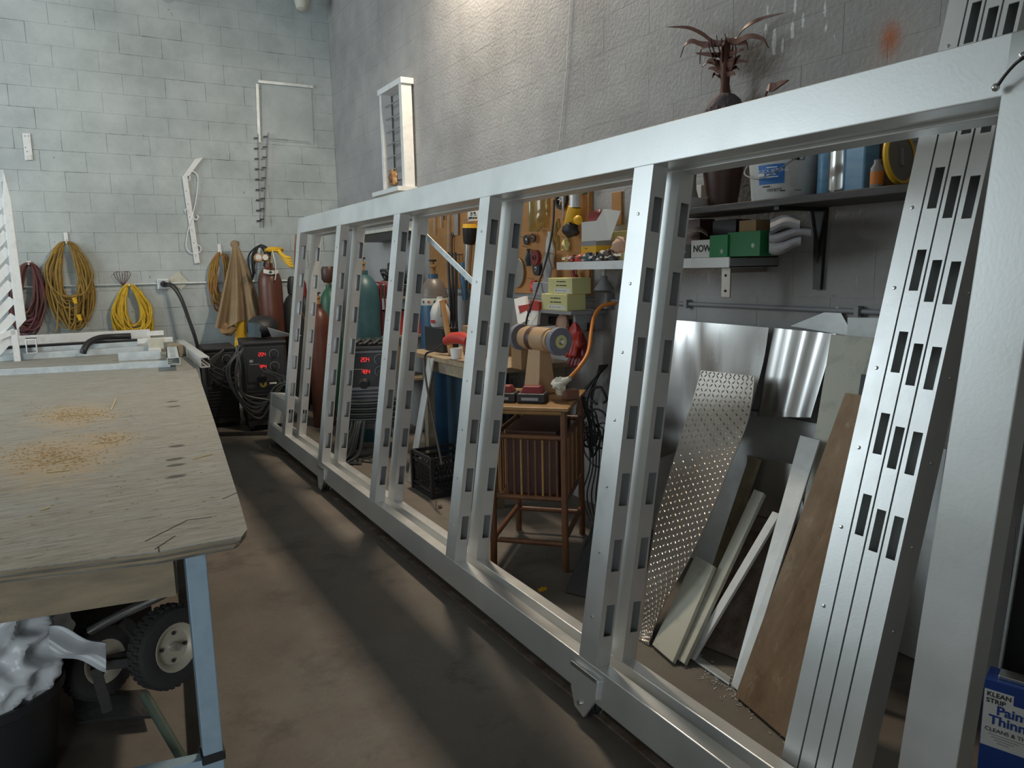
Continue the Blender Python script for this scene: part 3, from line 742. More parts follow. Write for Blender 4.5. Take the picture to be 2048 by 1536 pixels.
for i in range(9):
    a = [at(503+i*1.0,560-i*4,Y=8.62), at(500+i*1.6,515-i*1.5,Y=8.64), at(515+i*.9,493-i*.4,Y=8.72), at(530+i,505,Y=8.62), at(527+i,530+i*2,Y=8.56)]
    hc.tube(catmull([p+V(random.uniform(-.02,.02),random.uniform(-.03,.02),0) for p in a],5), .009, 6)
tag(hc.build('torch_hose_bundle', m_black, smooth=True), 'black welding hose bundle hung behind the brown cylinder', 'hose')
for (x,y,Y,r,h,mt,capm,lab) in ((588,640,8.35,.115,1.35,m_darkc,m_darkc,'dark grey gas cylinder in the corner behind the gate end'),
        (662,640,7.75,.105,1.42,m_greenc,None,'dark green gas cylinder with brown cap behind the gate'),
        (638,640,7.3,.115,1.24,m_brownc,None,'rust brown gas cylinder close behind the gate posts'),
        (611,640,8.66,.08,1.30,m_darkc,m_redd,'slim dark cylinder with red cap in the corner')):
    p = at(x,y,Y=Y); t = cylinder('gas_cylinder', lab, V(p.x,Y,0), r, h, mt, neck=True, cap=capm)
    if mt is m_greenc: MB().lathe([(.05,h+.02),(.075,h+.06),(.075,h+.16),(.06,h+.19),(0,h+.19)], (p.x,Y,0), 16).build('valve_guard', m_pot, t, smooth=True)
# teal and blue cylinders
p = at(733,700,Y=6.45); tealx = p.x
t = cylinder('gas_cylinder', 'large teal gas cylinder standing behind the welder with red display', V(p.x,6.45,.0), .142, 1.56, m_tealc)
p = at(868,600,Y=5.52)
t = cylinder('gas_cylinder', 'blue gas cylinder with grey shoulder and printed paper band', V(p.x,5.52,.0), .118, 1.52, m_bluec, band=(1.27,.055,m_cream))
MB().lathe([(.1186,1.345),(.1186,1.282+.06),(.118*.98,1.34),(.1145,1.335)][:2], (p.x,5.52,0), 28).build('shoulder_edge', m_grey, t, smooth=True)
MB().lathe([(.1195,1.33),(.116,1.34),(.104,1.396),(.080,1.446),(.052,1.476),(.042,1.482)], (p.x,5.52,0), 28).build('grey_shoulder', M('grey_cylinder_shoulder', (.11,.095,.085), .4), t, smooth=True)
for k in range(5):
    a = math.radians(200+k*24); q = V(p.x+.1205*math.cos(a), 5.52+.1205*math.sin(a), 1.298)
    MB().poly([q+V(-.012*math.sin(a)*s1,.012*math.cos(a)*s1,z) for s1,z in ((-1,0),(0,-.013),(1,0),(0,.013))], V(math.cos(a),math.sin(a),0)*.0012).build('diamond_mark', (m_greenc,m_inkred,m_ink)[k % 3], t)

# ================================================================== welders
def welder(name, label, x, y, rz, w, d, h, z0, leds=True, gear=True, body=m_blackm, group='welding machines'):
    t = thing(name, label, 'welder', (x,y,0), (0,0,rz), group)
    L = dict(local=True)
    MB().box((-w/2,-d/2,z0+h*.0),(w/2,d/2,z0+h)).build('case', body, t, bev=.012, **L)
    MB().box((-w/2+.02,-d/2-.012,z0+h*.50),(w/2-.02,-d/2+.002,z0+h-.03)).build('front_panel', m_black, t, bev=.004, **L)
    MB().box((-w/2-.005,-d/2-.02,z0+h-.01),(w/2+.005,d/2,z0+h+.02)).build('lid', m_black, t, bev=.008, **L)
    for i in range(9):
        z = z0+.03+i*h*.048
        MB().box((-w/2+.02,-d/2-.012,z),(w/2-.02,-d/2+.002,z+h*.022)).build('louvre', m_black, t, **L)
    for k in (0,1):
        z = z0+h*(.86-.16*k)
        kn = MB().cyl((w*.20,-d/2-.012,z),(w*.20,-d/2-.035,z),.030,.026,18).build('dial', m_black, t, smooth=True, **L)
        MB().tube([V(w*.20+.043*math.cos(a*math.pi/9-.8), -d/2-.0135, z+.043*math.sin(a*math.pi/9-.8)) for a in range(15)], .002, 5).build('dial_scale', m_grey, kn, **L)
        if leds:
            b = MB(); yy = -d/2-.0135; x0 = -w*.16; s = .016; zz = z-.014
            for j, segs in enumerate(('abged','abcdef','bcfg')[:3] if k == 0 else ('abcg','abcdefg','bcfg')):
                X0 = x0+j*.024
                for g in segs:
                    r = {'a':(0,2*s-.001,s,2*s+.001),'d':(0,-.001,s,.001),'g':(0,s-.001,s,s+.001),'f':(-.001,s,.001,2*s),'b':(s-.001,s,s+.001,2*s),'e':(-.001,0,.001,s),'c':(s-.001,0,s+.001,s)}[g]
                    b.box((X0+r[0]+.0,yy-.0008,zz+r[1]),(X0+r[2],yy,zz+r[3]))
            b.build('digital_display', m_led, t, **L)
    pz = z0+h*.55
    MB().cyl((-w*.12,-d/2-.012,pz),(-w*.12,-d/2-.06,pz-.01),.045,.034,18).build('torch_socket', m_black, t, smooth=True, **L)
    MB().box((-w*.38,-d/2-.0135,z0+h*.765),(-w*.30,-d/2-.012,z0+h*.80)).build('badge', m_grey, t, **L)
    MB().box((-w*.38,-d/2-.0135,z0+h*.735),(-w*.15,-d/2-.012,z0+h*.742)).build('badge_line', m_grey, t, **L)
    if gear:
        b = MB(); n = 10; cz = z0+h*.475; pts = []
        for i in range(n*4):
            a = 2*math.pi*i/(n*4); r = .036 if (i // 2) % 2 else .027; pts.append(V(-w*.10+r*math.cos(a), -d/2-.0145, cz+r*math.sin(a)))
        b.poly(pts, (0,.003,0)); gm = b.build('gear_mark', m_gold, t, **L)
        MB().cyl((-w*.10,-d/2-.0146,cz),(-w*.10,-d/2-.016,cz),.011,n=12).build('gear_eye', m_black, gm, **L)
        MB().box((-w*.0+.02,-d/2-.0145,cz-.006),(w*.22,-d/2-.0125,cz+.012)).build('name_strip', m_paper, t, **L)
    # cart
    MB().box((-w/2,-d/2,z0-.05),(w/2,d/2+.02,z0)).build('cart_tray', m_blackm, t, **L)
    for sx in (-1,1):
        MB().cyl((sx*(w/2-.03)-.018,-d/2+.05,.05),(sx*(w/2-.03)+.018,-d/2+.05,.05),.05,n=18).build('caster', m_rubber, t, smooth=True, **L)
        MB().box((sx*(w/2-.03)-.024,-d/2+.03,.05),(sx*(w/2-.03)+.024,-d/2+.07,z0-.05)).build('caster_fork', m_grey, t, **L)
        MB().cyl((sx*(w/2-.03)-.02,d/2-.08,.05),(sx*(w/2-.03)+.02,d/2-.08,.05),.05,n=20).build('wheel', m_rubber, t, smooth=True, **L)
    return t
p = at(528,860,Z=0)
W1 = welder('welding_machine', 'black welding machine with red digital readouts under a welding helmet', 1.58, 7.72, math.radians(-6), .40, .62, .76, .11)
W2 = welder('welding_machine', 'dark welding machine with two dials close to the table end', 1.21, 8.10, math.radians(-4), .30, .56, .70, .10, leds=False, gear=False)
b = MB(); cb = thing('welding_cables', 'dark welding cable loops hanging on the front welding machine', 'cable', (1.35,7.30,.3))
for i in range(6):
    o = i*.02
    pts = [V(1.30+o*.5,7.38,.86), V(1.27-o,7.31,.65), V(1.28-o*.5,7.29,.45-o), V(1.42,7.27,.33-o*1.5), V(1.60,7.28,.36+o), V(1.66+o,7.31,.50), V(1.50,7.31,.62)]
    b.tube(catmull([q+V(random.uniform(-.03,.03),0,random.uniform(-.03,.03)) for q in pts],5), .010, 6)
b.build('loops', m_darkc, cb, smooth=True)
bb = MB()
for i in range(4): bb.tube(catmull([V(1.2,7.6,.82), V(1.05,7.55,.7-.04*i), V(1.25,7.45,.60-.05*i), V(1.32,7.55,.7)],5), .009, 6)
bb.build('side_loops', m_black, cb, smooth=True)
# welding helmet on the welder
hx = at(520,672,Y=7.75)
hm = thing('welding_helmet', 'dark welding helmet with shiny blue visor on the welder', 'helmet', V(hx.x,7.75,.90))
MB().blob(V(hx.x+.03,7.78,1.01), (.16,.15,.115), 20, 14, .12, 1.5, 3, floor=.902).build('shell', m_black, hm, smooth=True)
MB().sheet(lambda u,v: V(hx.x-.13+v*.12, 7.635+.03*abs(v-.5)-.015*u, .93+u*.14-.02*v), 6, 6, (0,.012,0)).build('visor', M('visor_gloss',(.10,.14,.17),.08), hm, smooth=True)
pp = MB().sheet(lambda u,v: V(hx.x+.02+u*.30+v*.06, 7.47+v*.12, .905+.11*(1-u)*(1-v)+.006), 6, 4, (0,0,.002)).build('manual_sheet', m_paper)
tag(pp, 'white paper sheet lying on the welder beside the helmet', 'paper')
# grey welder behind the gate with stack of stuff in front of the teal cylinder
p = at(742,790,Y=5.85)
W3 = welder('welding_machine', 'grey welding machine with red readout behind the gate posts', p.x+.06, 5.95, math.radians(-25), .42, .44, .62, .30, gear=False, body=m_grey)
wx, wy, wr = p.x+.06, 5.95, math.radians(-25)
def w3(x, y, z): return V(wx+x*math.cos(wr)-y*math.sin(wr), wy+x*math.sin(wr)+y*math.cos(wr), z)
b = MB(); cb = thing('welding_cables', 'grey welding leads wrapped around the grey welding machine', 'cable', w3(0,-.28,.3)); rnd = random.Random(4)
for i in range(9):
    z = .34+.022*i; e = .012*(i % 2)
    b.tube(catmull([w3(-.232-e,.12,z+.03), w3(-.236-e,-.14,z), w3(-.225-e,-.250-e,z-.01), w3(-.08,-.262-e,z-.02), w3(.10,-.262-e,z-.015), w3(.225+e,-.250-e,z), w3(.236+e,-.14,z+.01), w3(.232+e,.10,z+.03)],5), .011, 6)
b.build('wraps', m_darkc, cb, smooth=True)
b = MB()
for i in range(14):
    a = rnd.uniform(-.12,.12)
    b.tube(catmull([w3(-.06+a,-.275,.34), w3(-.08+a,-.31,.2+rnd.uniform(0,.08)), w3(-.12+a*1.4,-.34+rnd.uniform(-.02,.02),.07), w3(-.22+a*1.2,-.36+rnd.uniform(-.04,.04),.012), w3(-.10+a*2,-.40+rnd.uniform(-.05,.02),.012)],5), .008, 5)
b.build('tangle', m_darkc, cb, smooth=True)
b = MB()
for i in range(7):
    x0 = -.17+.04*i
    b.tube(catmull([w3(x0,-.16,.957), w3(x0+.05,-.10,.962+.03*(i % 2)), w3(x0-.03,.02,.962+.02*((i+1) % 2)), w3(x0+.03,.14,.957)],4), .014, 6)
tag(b.build('leather_cables', m_darkc, smooth=True), 'dark cables heaped on the grey welding machine', 'cable')

# ================================================================== things on the table
T0 = TZ+.001
fr = thing('aluminium_frame', 'flat whitish aluminium frame lying across the far end of the table', 'frame', (0,6.8,T0))
def tbar(q0, q1, z, hgt, dep, nm, mt, par=fr):
    a, b = at(*q0, Z=z), at(*q1, Z=z)
    return MB().bar(a+V(0,0,hgt/2), b+V(0,0,hgt/2), dep, hgt, up=(0,0,1)).build(nm, mt, par)
tbar((-40,753),(240,738), T0, .045, .05, 'front_rail', m_galv)
tbar((240,738),(342,733), T0, .05, .06, 'front_rail', m_galv)
tbar((238,722),(322,717), T0, .075, .05, 'splice_plate', m_galv)
MB().bar(V(-1.0,8.15,T0+.03),V(.60,8.10,T0+.03), .07, .06, up=(0,0,1)).build('rear_rail', m_galv, fr)
MB().bar(V(-1.0,8.28,T0+.05),V(.50,8.24,T0+.05), .06, .10, up=(0,0,1)).build('rear_rail', m_galv, fr)
tb2 = thing('steel_tube', 'long white steel tube lying behind the aluminium frame', 'tube', (-.2,8.42,T0))
zt_ = at(120,668,Y=8.4).z
MB().box((-1.0,8.38,T0),(.62,8.46,zt_)).build('body', m_white, tb2, bev=.003)
# cut sample bits
def tblock(q0, q1, Y, dep, nm, lab, mt, cat='plate', grp=None):
    a, b = at(*q0, Y=Y), at(*q1, Y=Y)
    o = MB().box((a.x, Y, min(a.z,b.z)), (b.x, Y+dep, max(a.z,b.z))).build(nm, mt, bev=.002)
    return tag(o, lab, cat, grp)
t = thing('hinge_plates', 'stack of white hinge plates on the far end of the table', 'plates', at(315,712,Y=8.0))
for (q0,q1,dy) in (((276,688),(345,674),.06),((298,699),(326,676),0),((294,672),(327,661),.08),((298,710),(322,696),-.02)):
    a, b = at(*q0, Y=8.0+dy), at(*q1, Y=8.0+dy)
    MB().box((a.x,8.0+dy,max(a.z,T0)),(b.x,8.04+dy,b.z)).build('plate', m_white if dy else m_cream, t, bev=.002)
sq = thing('square_tube_offcut', 'short bright square tube offcut standing open-ended on the frame', 'offcut', at(62,697,Y=8.05))
a, b = at(52,697,Y=8.05), at(72,677,Y=8.05); a.z = T0+.001+max(0,.06)
for lo, hi in (((a.x,a.z),(a.x+.008,b.z)),((b.x-.008,a.z),(b.x,b.z)),((a.x+.008,a.z),(b.x-.008,a.z+.008)),((a.x+.008,b.z-.008),(b.x-.008,b.z))):
    MB().box((lo[0],8.04,lo[1]),(hi[0],8.19,hi[1])).build('wall', m_steel, sq)
# rack tube with holes pointing at the camera, and channel bar
rt = thing('perforated_tube', 'perforated box tube pointing lengthwise across the frame', 'tube', at(348,742,Y=6.35))
a, b = at(336,743,Y=6.3), at(361,727,Y=6.3); dz_ = T0+.052-a.z; a.z += dz_; b.z += dz_
e0, e1 = V((a.x+b.x)/2, 6.3, (a.z+b.z)/2), None
far = at(349,672,Y=7.2); far.z = e0.z+.0
dv = V(.09,.98,0)
ww, hh = (b.x-a.x), (b.z-a.z)
for sx, sz, w1, h1 in ((-1,0,.006,hh),(1,0,.006,hh),(0,-1,ww,.006)):
    o = V(sx*(ww/2-.003), 0, sz*(hh/2-.003))
    MB().bar(e0+o, e0+o+dv, w1, h1, up=(0,0,1)).build('wall', m_galv, rt)
zt2 = V(0,0,hh/2-.003)
for sx in (-1,1): MB().bar(e0+zt2+V(sx*(ww/2-.014),0,0), e0+zt2+V(sx*(ww/2-.014),0,0)+dv, .028, .006, up=(0,0,1)).build('top_edge', m_galv, rt)
for i in range(7):       # bars between the punched openings
    f0 = i/6*.92; MB().bar(e0+zt2+dv*f0, e0+zt2+dv*(f0+.07), ww-.056, .006, up=(0,0,1)).build('top_bridge', m_galv, rt)
ch = thing('channel_bar', 'aluminium channel bar jutting over the table edge', 'channel', at(415,735,Y=6.0))
c0 = at(421,722,Y=6.35); c0.z = T0+.045; c1 = V(.88, 8.25, T0+.045); c0.x = min(c0.x,.85)
for o, w1, h1 in ((V(-.033,0,0),.007,.085),(V(0,0,.039),.07,.007),(V(0,0,-.039),.07,.007),(V(.031,0,.03),.007,.02),(V(.031,0,-.03),.007,.02)):
    MB().bar(c0+o, c1+o, w1, h1, up=(0,0,1)).build('flange', m_alu_dull, ch)
tw = MB().box((.70,7.36,T0),(.80,7.66,T0+.11)).build('wood_block', m_lumber, bev=.004)
tag(tw, 'brown wooden block at the far corner of the table', 'block')
b = MB()
for i in range(4):      # thin hoses lie on the taller rear rail
    hy = 8.235+.018*i
    pts = [at(x, 690, Y=hy) for x in (-20,80,150,215,285)]
    b.tube(catmull([V(p.x, hy+.004*math.sin(p.x*9+i), T0+.1125) for p in pts],6), .012, 6)
pts = [V(at(165,700,Y=8.02).x,8.015,T0+.031), V(at(168,695,Y=8.05).x,8.02,T0+.07), V(at(178,685,Y=8.1).x,8.08,T0+.125), V(at(200,675,Y=8.2).x,8.18,T0+.158), V(at(230,672,Y=8.25).x,8.265,T0+.156), V(at(262,672,Y=8.25).x,8.275,T0+.154)]
b.tube(catmull(pts,6), .03, 10)
tag(b.build('black_hoses', m_black, smooth=True), 'black hoses lying over the aluminium frame on the table', 'hose')

# slatted white panel standing at the left on the table
lv = thing('slatted_panel', 'white slatted metal panel standing on the far end of the table', 'panel', at(30,690,Y=8.0))
YP = 8.0
ST0, ST1 = at(46,640,Y=YP), at(14,330,Y=YP)
MB().poly([at(34,660,Y=YP),at(52,640,Y=YP),at(22,400,Y=YP),at(8,345,Y=YP),at(-2,330,Y=YP),at(-14,345,Y=YP)][:4]+[at(5,400,Y=YP)], (0,.06,0)).build('stile', m_white, lv, bev=.003)
for i in range(9):
    y1 = 400+i*33; y0 = y1+46; x1 = 8+i*2.9; x0 = x1-42
    MB().bar(at(x0,y0,Y=YP+.03), at(x1,y1,Y=YP+.03), .07, .02, up=(0,1,0)).build('slat', m_white, lv)
MB().bar(at(-46,470,Y=YP+.03)+V(0,0,.6), at(-40,690,Y=YP+.03), .06, .06).build('stile', m_white, lv)
MB().bar(at(-42,690,Y=YP+.03), at(30,662,Y=YP+.03), .05, .06, up=(0,1,0)).build('bottom_rail', m_white, lv)
MB().box((at(34,660,Y=YP).x-.05,YP,T0),(at(34,660,Y=YP).x-.0,YP+.06,at(34,660,Y=YP).z)).build('foot', m_white, lv)
q = at(3,350,Y=8.5)
k = MB().box((q.x-.06,8.5,q.z-.06),(q.x+.02,8.54,q.z+.05)).box((q.x-.03,8.5,T0),(q.x-.01,8.52,q.z-.06)).build('bar_end_plate', m_galv); tag(k, 'grey bar with small end plate standing behind the slatted panel', 'bar')

# ================================================================== under the table
tcx, tcy = -.365, 2.62
tc = thing('trash_can', 'black plastic trash can lined with a bag under the table front', 'trash can', (tcx,tcy,0))
MB().lathe([(.0,0),(.17,0),(.205,.27),(.22,.28),(.22,.31),(.21,.31),(.195,.27),(.16,.02),(0,.02)], (tcx,tcy,0), 28).build('can', m_black, tc, smooth=True)
bgm = MB(); 
bgm.blob((tcx+.01,tcy-.01,.43), (.25,.235,.235), 120, 80, .16, 2.0, 5)
for p in bgm.v:
    d = (p-V(tcx,tcy,.43)).normalized()
    k = abs(noise.noise(d*3.2+V(3,1,2)))*.08+abs(noise.noise(d*6.5+V(8,1,2)))*.022
    p -= d*k
    p.z = min(p.z, .64)
bg2 = thing('plastic_bag', 'crumpled white plastic bag bulging out of the trash can', 'bag', (tcx,tcy,.36))
bgm.build('bulge', m_bag, bg2, smooth='all')
def flap(u, v):
    x = 98+u*114; yc = 1278+u*38; hw = 26+u*14-u*u*14
    return at(x, yc+(v-.5)*2*hw, Y=2.44)+V(0,.02*math.sin(u*7+v*4)+.02*math.sin(v*9),0)
MB().sheet(flap, 12, 10, (0,.004,0)).build('handle_flap', m_bag, bg2, smooth=True)

# hand truck lying under the table
ht = thing('hand_truck', 'old hand truck with black pneumatic tyres lying under the table', 'hand truck', (.1,2.6,0))
def wheel(c, r, w, ax, par):
    ax = Vector(ax).normalized(); rot = Vector((0,0,1)).rotation_difference(ax).to_matrix().to_4x4()
    k = r/.13
    tp = [(.075*k,-w*.42),(.10*k,-w*.5),(.12*k,-w*.42),(.128*k,-w*.2),(.13*k,0),(.128*k,w*.2),(.12*k,w*.42),(.10*k,w*.5),(.075*k,w*.42)]
    ty = MB().lathe(tp, c, 36, rot).build('tyre', m_rubber, par, smooth=True)
    b = MB()
    for i in range(36):
        a = 2*math.pi*i/36
        for s in (-1,1):
            m2 = Matrix.Translation(c) @ rot @ Matrix.Rotation(a+.04*s, 4, 'Z')
            b.box((.124*k,-.006*k,s*w*.12-.012*k),(.1325*k,.006*k,s*w*.12+.012*k), m2)
    b.build('tread', m_rubber, ty)
    MB().lathe([(.0,w*.18),(.03*k,w*.18),(.055*k,w*.22),(.066*k,w*.40),(.076*k,w*.44),(.079*k,w*.38),(.079*k,-w*.38),(.076*k,-w*.44),(.06*k,-w*.3),(0,-w*.2)], c, 30, rot).build('rim', M('rim_paint',(.42,.38,.30),.5,.2), par, smooth=True)
    for i in range(4):
        a = i*math.pi/2+.4; p = Matrix.Translation(c) @ rot @ Vector((.043*k*math.cos(a), .043*k*math.sin(a), w*.21))
        MB().cyl(p, p+ax*.006, .006, n=8).build('lug_nut', m_blackm, par)
    p = Vector(c)+ax*w*.18; MB().cyl(p, p+ax*.03, .014, .010, 12).build('hub', m_steel, par, smooth=True)
wc = at(338,1292,Y=2.42)
axd = V(.55,-.83,.10)
wheel(wc, .128, .085, axd, ht)
wheel(wc+V(-.20,.36,-.16), .128, .085, axd, ht)
w2c = wc+V(-.20,.36,-.16)
MB().cyl(wc-axd.normalized()*.02, w2c, .012, n=10).build('axle', m_blackm, ht, smooth=True)
pA, pB = at(332,1186,Y=2.42), at(180,1262,Y=2.55)
MB().tube(catmull([pA, at(300,1202,Y=2.44), at(240,1230,Y=2.5), pB],5), .014, 10).build('handle_tube', m_steel, ht, smooth=True)
MB().bar(at(250,1245,Y=2.5), at(310,1310,Y=2.55), .03, .03).build('frame_bar', m_blackm, ht)
MB().bar(at(200,1330,Y=2.5), at(300,1318,Y=2.5), .02, .03).build('frame_bar', m_blackm, ht)
MB().bar(at(190,1334,Y=2.6), at(215,1420,Y=2.6), .03, .03).build('frame_bar', m_blackm, ht)
gp = MB().tube([at(288,1388,Y=2.55), at(372,1530,Y=2.36)], .016, 12).build('green_pole', M('faded_green_paint',(.06,.085,.06),.6), smooth=True)
tag(gp, 'faded green pole slanting to the floor behind the table leg', 'pole')
bx = MB().sheet(lambda u,v: at(145+u*150+v*10,1400+v*55-12*u,Z=.02+0*u)+V(0,0,.05*math.sin(u*3)*math.sin(v*3)+.01), 8, 5, (0,0,.01)).build('rubber_mat', m_rubber)
tag(bx, 'crumpled black rubber mat on the floor under the hand truck', 'mat')
dw = thing('storage_box', 'dark storage box standing deep under the table', 'box', (-.3,3.4,0))
MB().box((-.9,3.3,0),(.15,3.9,.50)).build('body', m_blackm, dw, bev=.01)
MB().box((-.92,3.28,.50),(.17,3.92,.54)).build('lid', m_black, dw, bev=.01)
# ================================================================== right wall: shelves
XW = XR-.004
def rbox(mb, rect, Xf, dep, zb=None, zt=None):
    x0,y0,x1,y1 = rect
    ya, yb = at(x1,(y0+y1)/2,X=Xf).y, at(x0,(y0+y1)/2,X=Xf).y
    z1 = at((x0+x1)/2,y0,X=Xf).z if zt is None else zt
    z0 = at((x0+x1)/2,y1,X=Xf).z if zb is None else zb
    mb.box((Xf,ya,z0),(Xf+dep,yb,z1)); return V(Xf+dep/2,(ya+yb)/2,z0)
def one(rect, Xf, dep, nm, lab, cat, mat, zb=None, grp=None, bev=.002, zt=None):
    b = MB(); rbox(b, rect, Xf, dep, zb, zt)
    return tag(b.build(nm, mat, bev=bev), lab, cat, grp)
US = 1.815
us = thing('plank_shelf', 'dark wooden plank shelf with steel bracket high on the wall', 'shelf', (2.66,2.1,US-.03))
MB().box((2.5,1.3,US-.03),(XW-.002,2.80,US)).build('plank', m_shelf, us, bev=.003)
q = at(1640,440,X=2.8).y
MB().box((2.52,q-.012,US-.045),(XW,q+.012,US-.03)).build('bracket_arm', m_blackm, us)
MB().hexa([(XW-.02,q-.018,US-.38),(XW,q-.018,US-.38),(XW,q+.018,US-.38),(XW-.02,q+.018,US-.38),(XW-.02,q-.03,US-.03),(XW,q-.03,US-.03),(XW,q+.03,US-.03),(XW-.02,q+.03,US-.03)]).build('bracket_leg', m_blackm, us)
MB().tube(catmull([V(2.745,q,US-.045),V(2.765,q,US-.11),V(2.785,q,US-.19),V(XW-.01,q,US-.28)],5), .008, 6).build('bracket_brace', m_blackm, us)
# lower white shelf
LSz = at(1463,514,X=2.5).z
yR, yL = at(1460,520,X=2.5).y, at(1115,533,X=2.5).y
ls = thing('channel_shelf', 'white metal channel shelf with a diamond plate bracket on the wall', 'shelf', (2.66,(yR+yL)/2,LSz-.045))
MB().box((2.5,yR,LSz-.004),(XW-.002,yL,LSz)).build('deck', m_white, ls)
MB().box((2.494,yR,LSz-.045),(2.5,yL,LSz)).build('front_lip', m_white, ls)
MB().box((2.5,yR,LSz-.045),(XW-.002,yR+.004,LSz)).build('end_cap', m_grey, ls)  # grey paints shade onto the end of the white shelf
MB().box((2.5,yR,LSz-.045),(XW-.002,yL,LSz-.041)).build('underside', m_grey, ls)  # underside greyed to stand for the shade below the deck
a, b2 = at(1452,595,X=2.56), at(1452,532,X=2.56)
br = MB().box((2.555,a.y-.027,a.z),(2.562,a.y+.027,LSz-.045)).build('bracket_plate', m_dpl, ls, bev=.002)
MB().bar(V(2.56,a.y,LSz-.06), V(XW,a.y,LSz-.06), .02, .02).build('bracket_arm', m_dpl, ls)
for z in (a.z+.03, a.z+.10): MB().cyl((2.555,a.y,z),(2.552,a.y,z),.006,n=8).build('hole_shade_disc', m_dark, br)  # dark discs paint the shade of open holes

# ---- upper shelf things
def up(x, y, X=2.62): return at(x, y, X=X)
c = up(1557,400); by = c.y
bk = thing('plaster_bucket', 'white plastic bucket with blue printed label on the dark shelf', 'bucket', (2.65,by,US))
MB().lathe([(.125,US),(.13,US+.005),(.148,US+.20),(.152,US+.205),(.152,US+.222),(.148,US+.225),(.150,US+.235),(.150,US+.25),(.140,US+.25),(.137,US+.21),(.12,US+.01),(0,US+.01)], (2.65,by,0), 36).build('pail', m_white, bk, smooth=True)
def wrap(a0, a1, z0, z1, mt, nm, dr=.0012):
    b = MB(); n = 10; vs = []
    for i in range(n+1):
        a = a0+(a1-a0)*i/n
        for z in (z0, z1):
            r = .13+(z-US-.005)/.195*.018+dr; vs.append(V(2.65+r*math.cos(a), by+r*math.sin(a), z))
    b.add(vs, [(2*i,2*i+1,2*i+3,2*i+2) for i in range(n)]); return b.build(nm, mt, bk, smooth=True)
A0 = math.radians(218)
wrap(math.radians(220), math.radians(174), US+.062, US+.14, m_blue, 'label_panel')
def rtext(s, size, mat, ang, z, nm='lettering'):
    a = math.radians(ang); r = .13+(z-US-.005)/.195*.018+.003
    org = V(2.65+r*math.cos(a), by+r*math.sin(a), z); rt = V(math.sin(a), -math.cos(a), 0)*1.0
    n = V(math.cos(a),math.sin(a),0); rt = Vector((0,0,1)).cross(n)
    return text(s, size, mat, bk, org+n*.0015, rt, (0,0,1), nm, align='CENTER')
rtext('QUICK-SETTING', .018, m_wink, 200, US+.108)
D = math.radians
for a0, a1, z, mt in ((208,190,.126,m_wink),(206,190,.098,m_wink),(210,188,.088,m_wink),(196,182,.05,m_ink),(222,214,.03,m_ink),(250,238,.03,m_grey)):
    wrap(D(a0), D(a1), US+z, US+z+.004, mt, 'print_line', .0024)
wrap(D(186), D(174), US+.095, US+.108, m_wink, 'white_oval', .0024)
for off, mt in ((0, m_blue), (52, m_ink)):     # logo: outlined box, slanted bar and two lines
    wrap(D(198+off), D(190+off), US+.150, US+.1515, mt, 'logo_mark', .0024); wrap(D(198+off), D(190+off), US+.166, US+.1675, mt, 'logo_mark', .0024)
    wrap(D(198.5+off), D(197.5+off), US+.150, US+.1675, mt, 'logo_mark', .0024); wrap(D(190+off), D(186+off), US+.150, US+.1675, mt, 'logo_mark', .0024)
    wrap(D(185+off), D(176+off), US+.161, US+.166, mt, 'logo_mark', .0024); wrap(D(185+off), D(178+off), US+.152, US+.156, mt, 'logo_mark', .0024)
rtext('WHITE', .020, m_ink, 204, US+.03)
MB().tube(catmull([V(2.65-.03,by+.152,US+.19), V(2.53,by+.11,US+.12), V(2.488,by-.02,US+.085), V(2.53,by-.10,US+.13), V(2.62,by-.152,US+.2)],6), .003, 6).build('bail_handle', m_grey, bk, smooth=True)
# metal leaf standing in the bucket
lf = thing('metal_leaf', 'dark curved metal leaf sticking up out of the bucket', 'leaf', V(2.66,by,US+.011))
def leaf(mb, pts, w, thick=.004, side=None):
    pts = catmull(pts, 5); n = len(pts)
    for k in range(n-1):
        pass
    vs = []; 
    for i, p in enumerate(pts):
        d = (pts[min(i+1,n-1)]-pts[max(i-1,0)]).normalized(); s = d.cross(V(.62,-.75,0) if side is None else side)
        if s.length < 1e-5: s = V(0,1,0)
        s.normalize(); nn = d.cross(s); f = i/(n-1); ww = w*(math.sin(min(1,f*2.2+.35)*math.pi/2))*(1-f**3)+.0006
        vs += [p-s*ww/2-nn*thick/2, p+s*ww/2-nn*thick/2, p+s*ww/2+nn*thick/2, p-s*ww/2+nn*thick/2]
    fs = [(3,2,1,0)]
    for i in range(n-1):
        for k in range(4): fs.append((4*i+k,4*i+(k+1)%4,4*i+4+(k+1)%4,4*i+4+k))
    fs.append(tuple(4*(n-1)+k for k in range(4)))
    mb.add(vs, fs); return mb
b = MB(); leaf(b, [V(2.66,by+.05,US+.012), up(1525,300), up(1532,190), up(1552,172), up(1577,160)], .05, .008); b.build('blade', m_pine, lf, smooth=True)
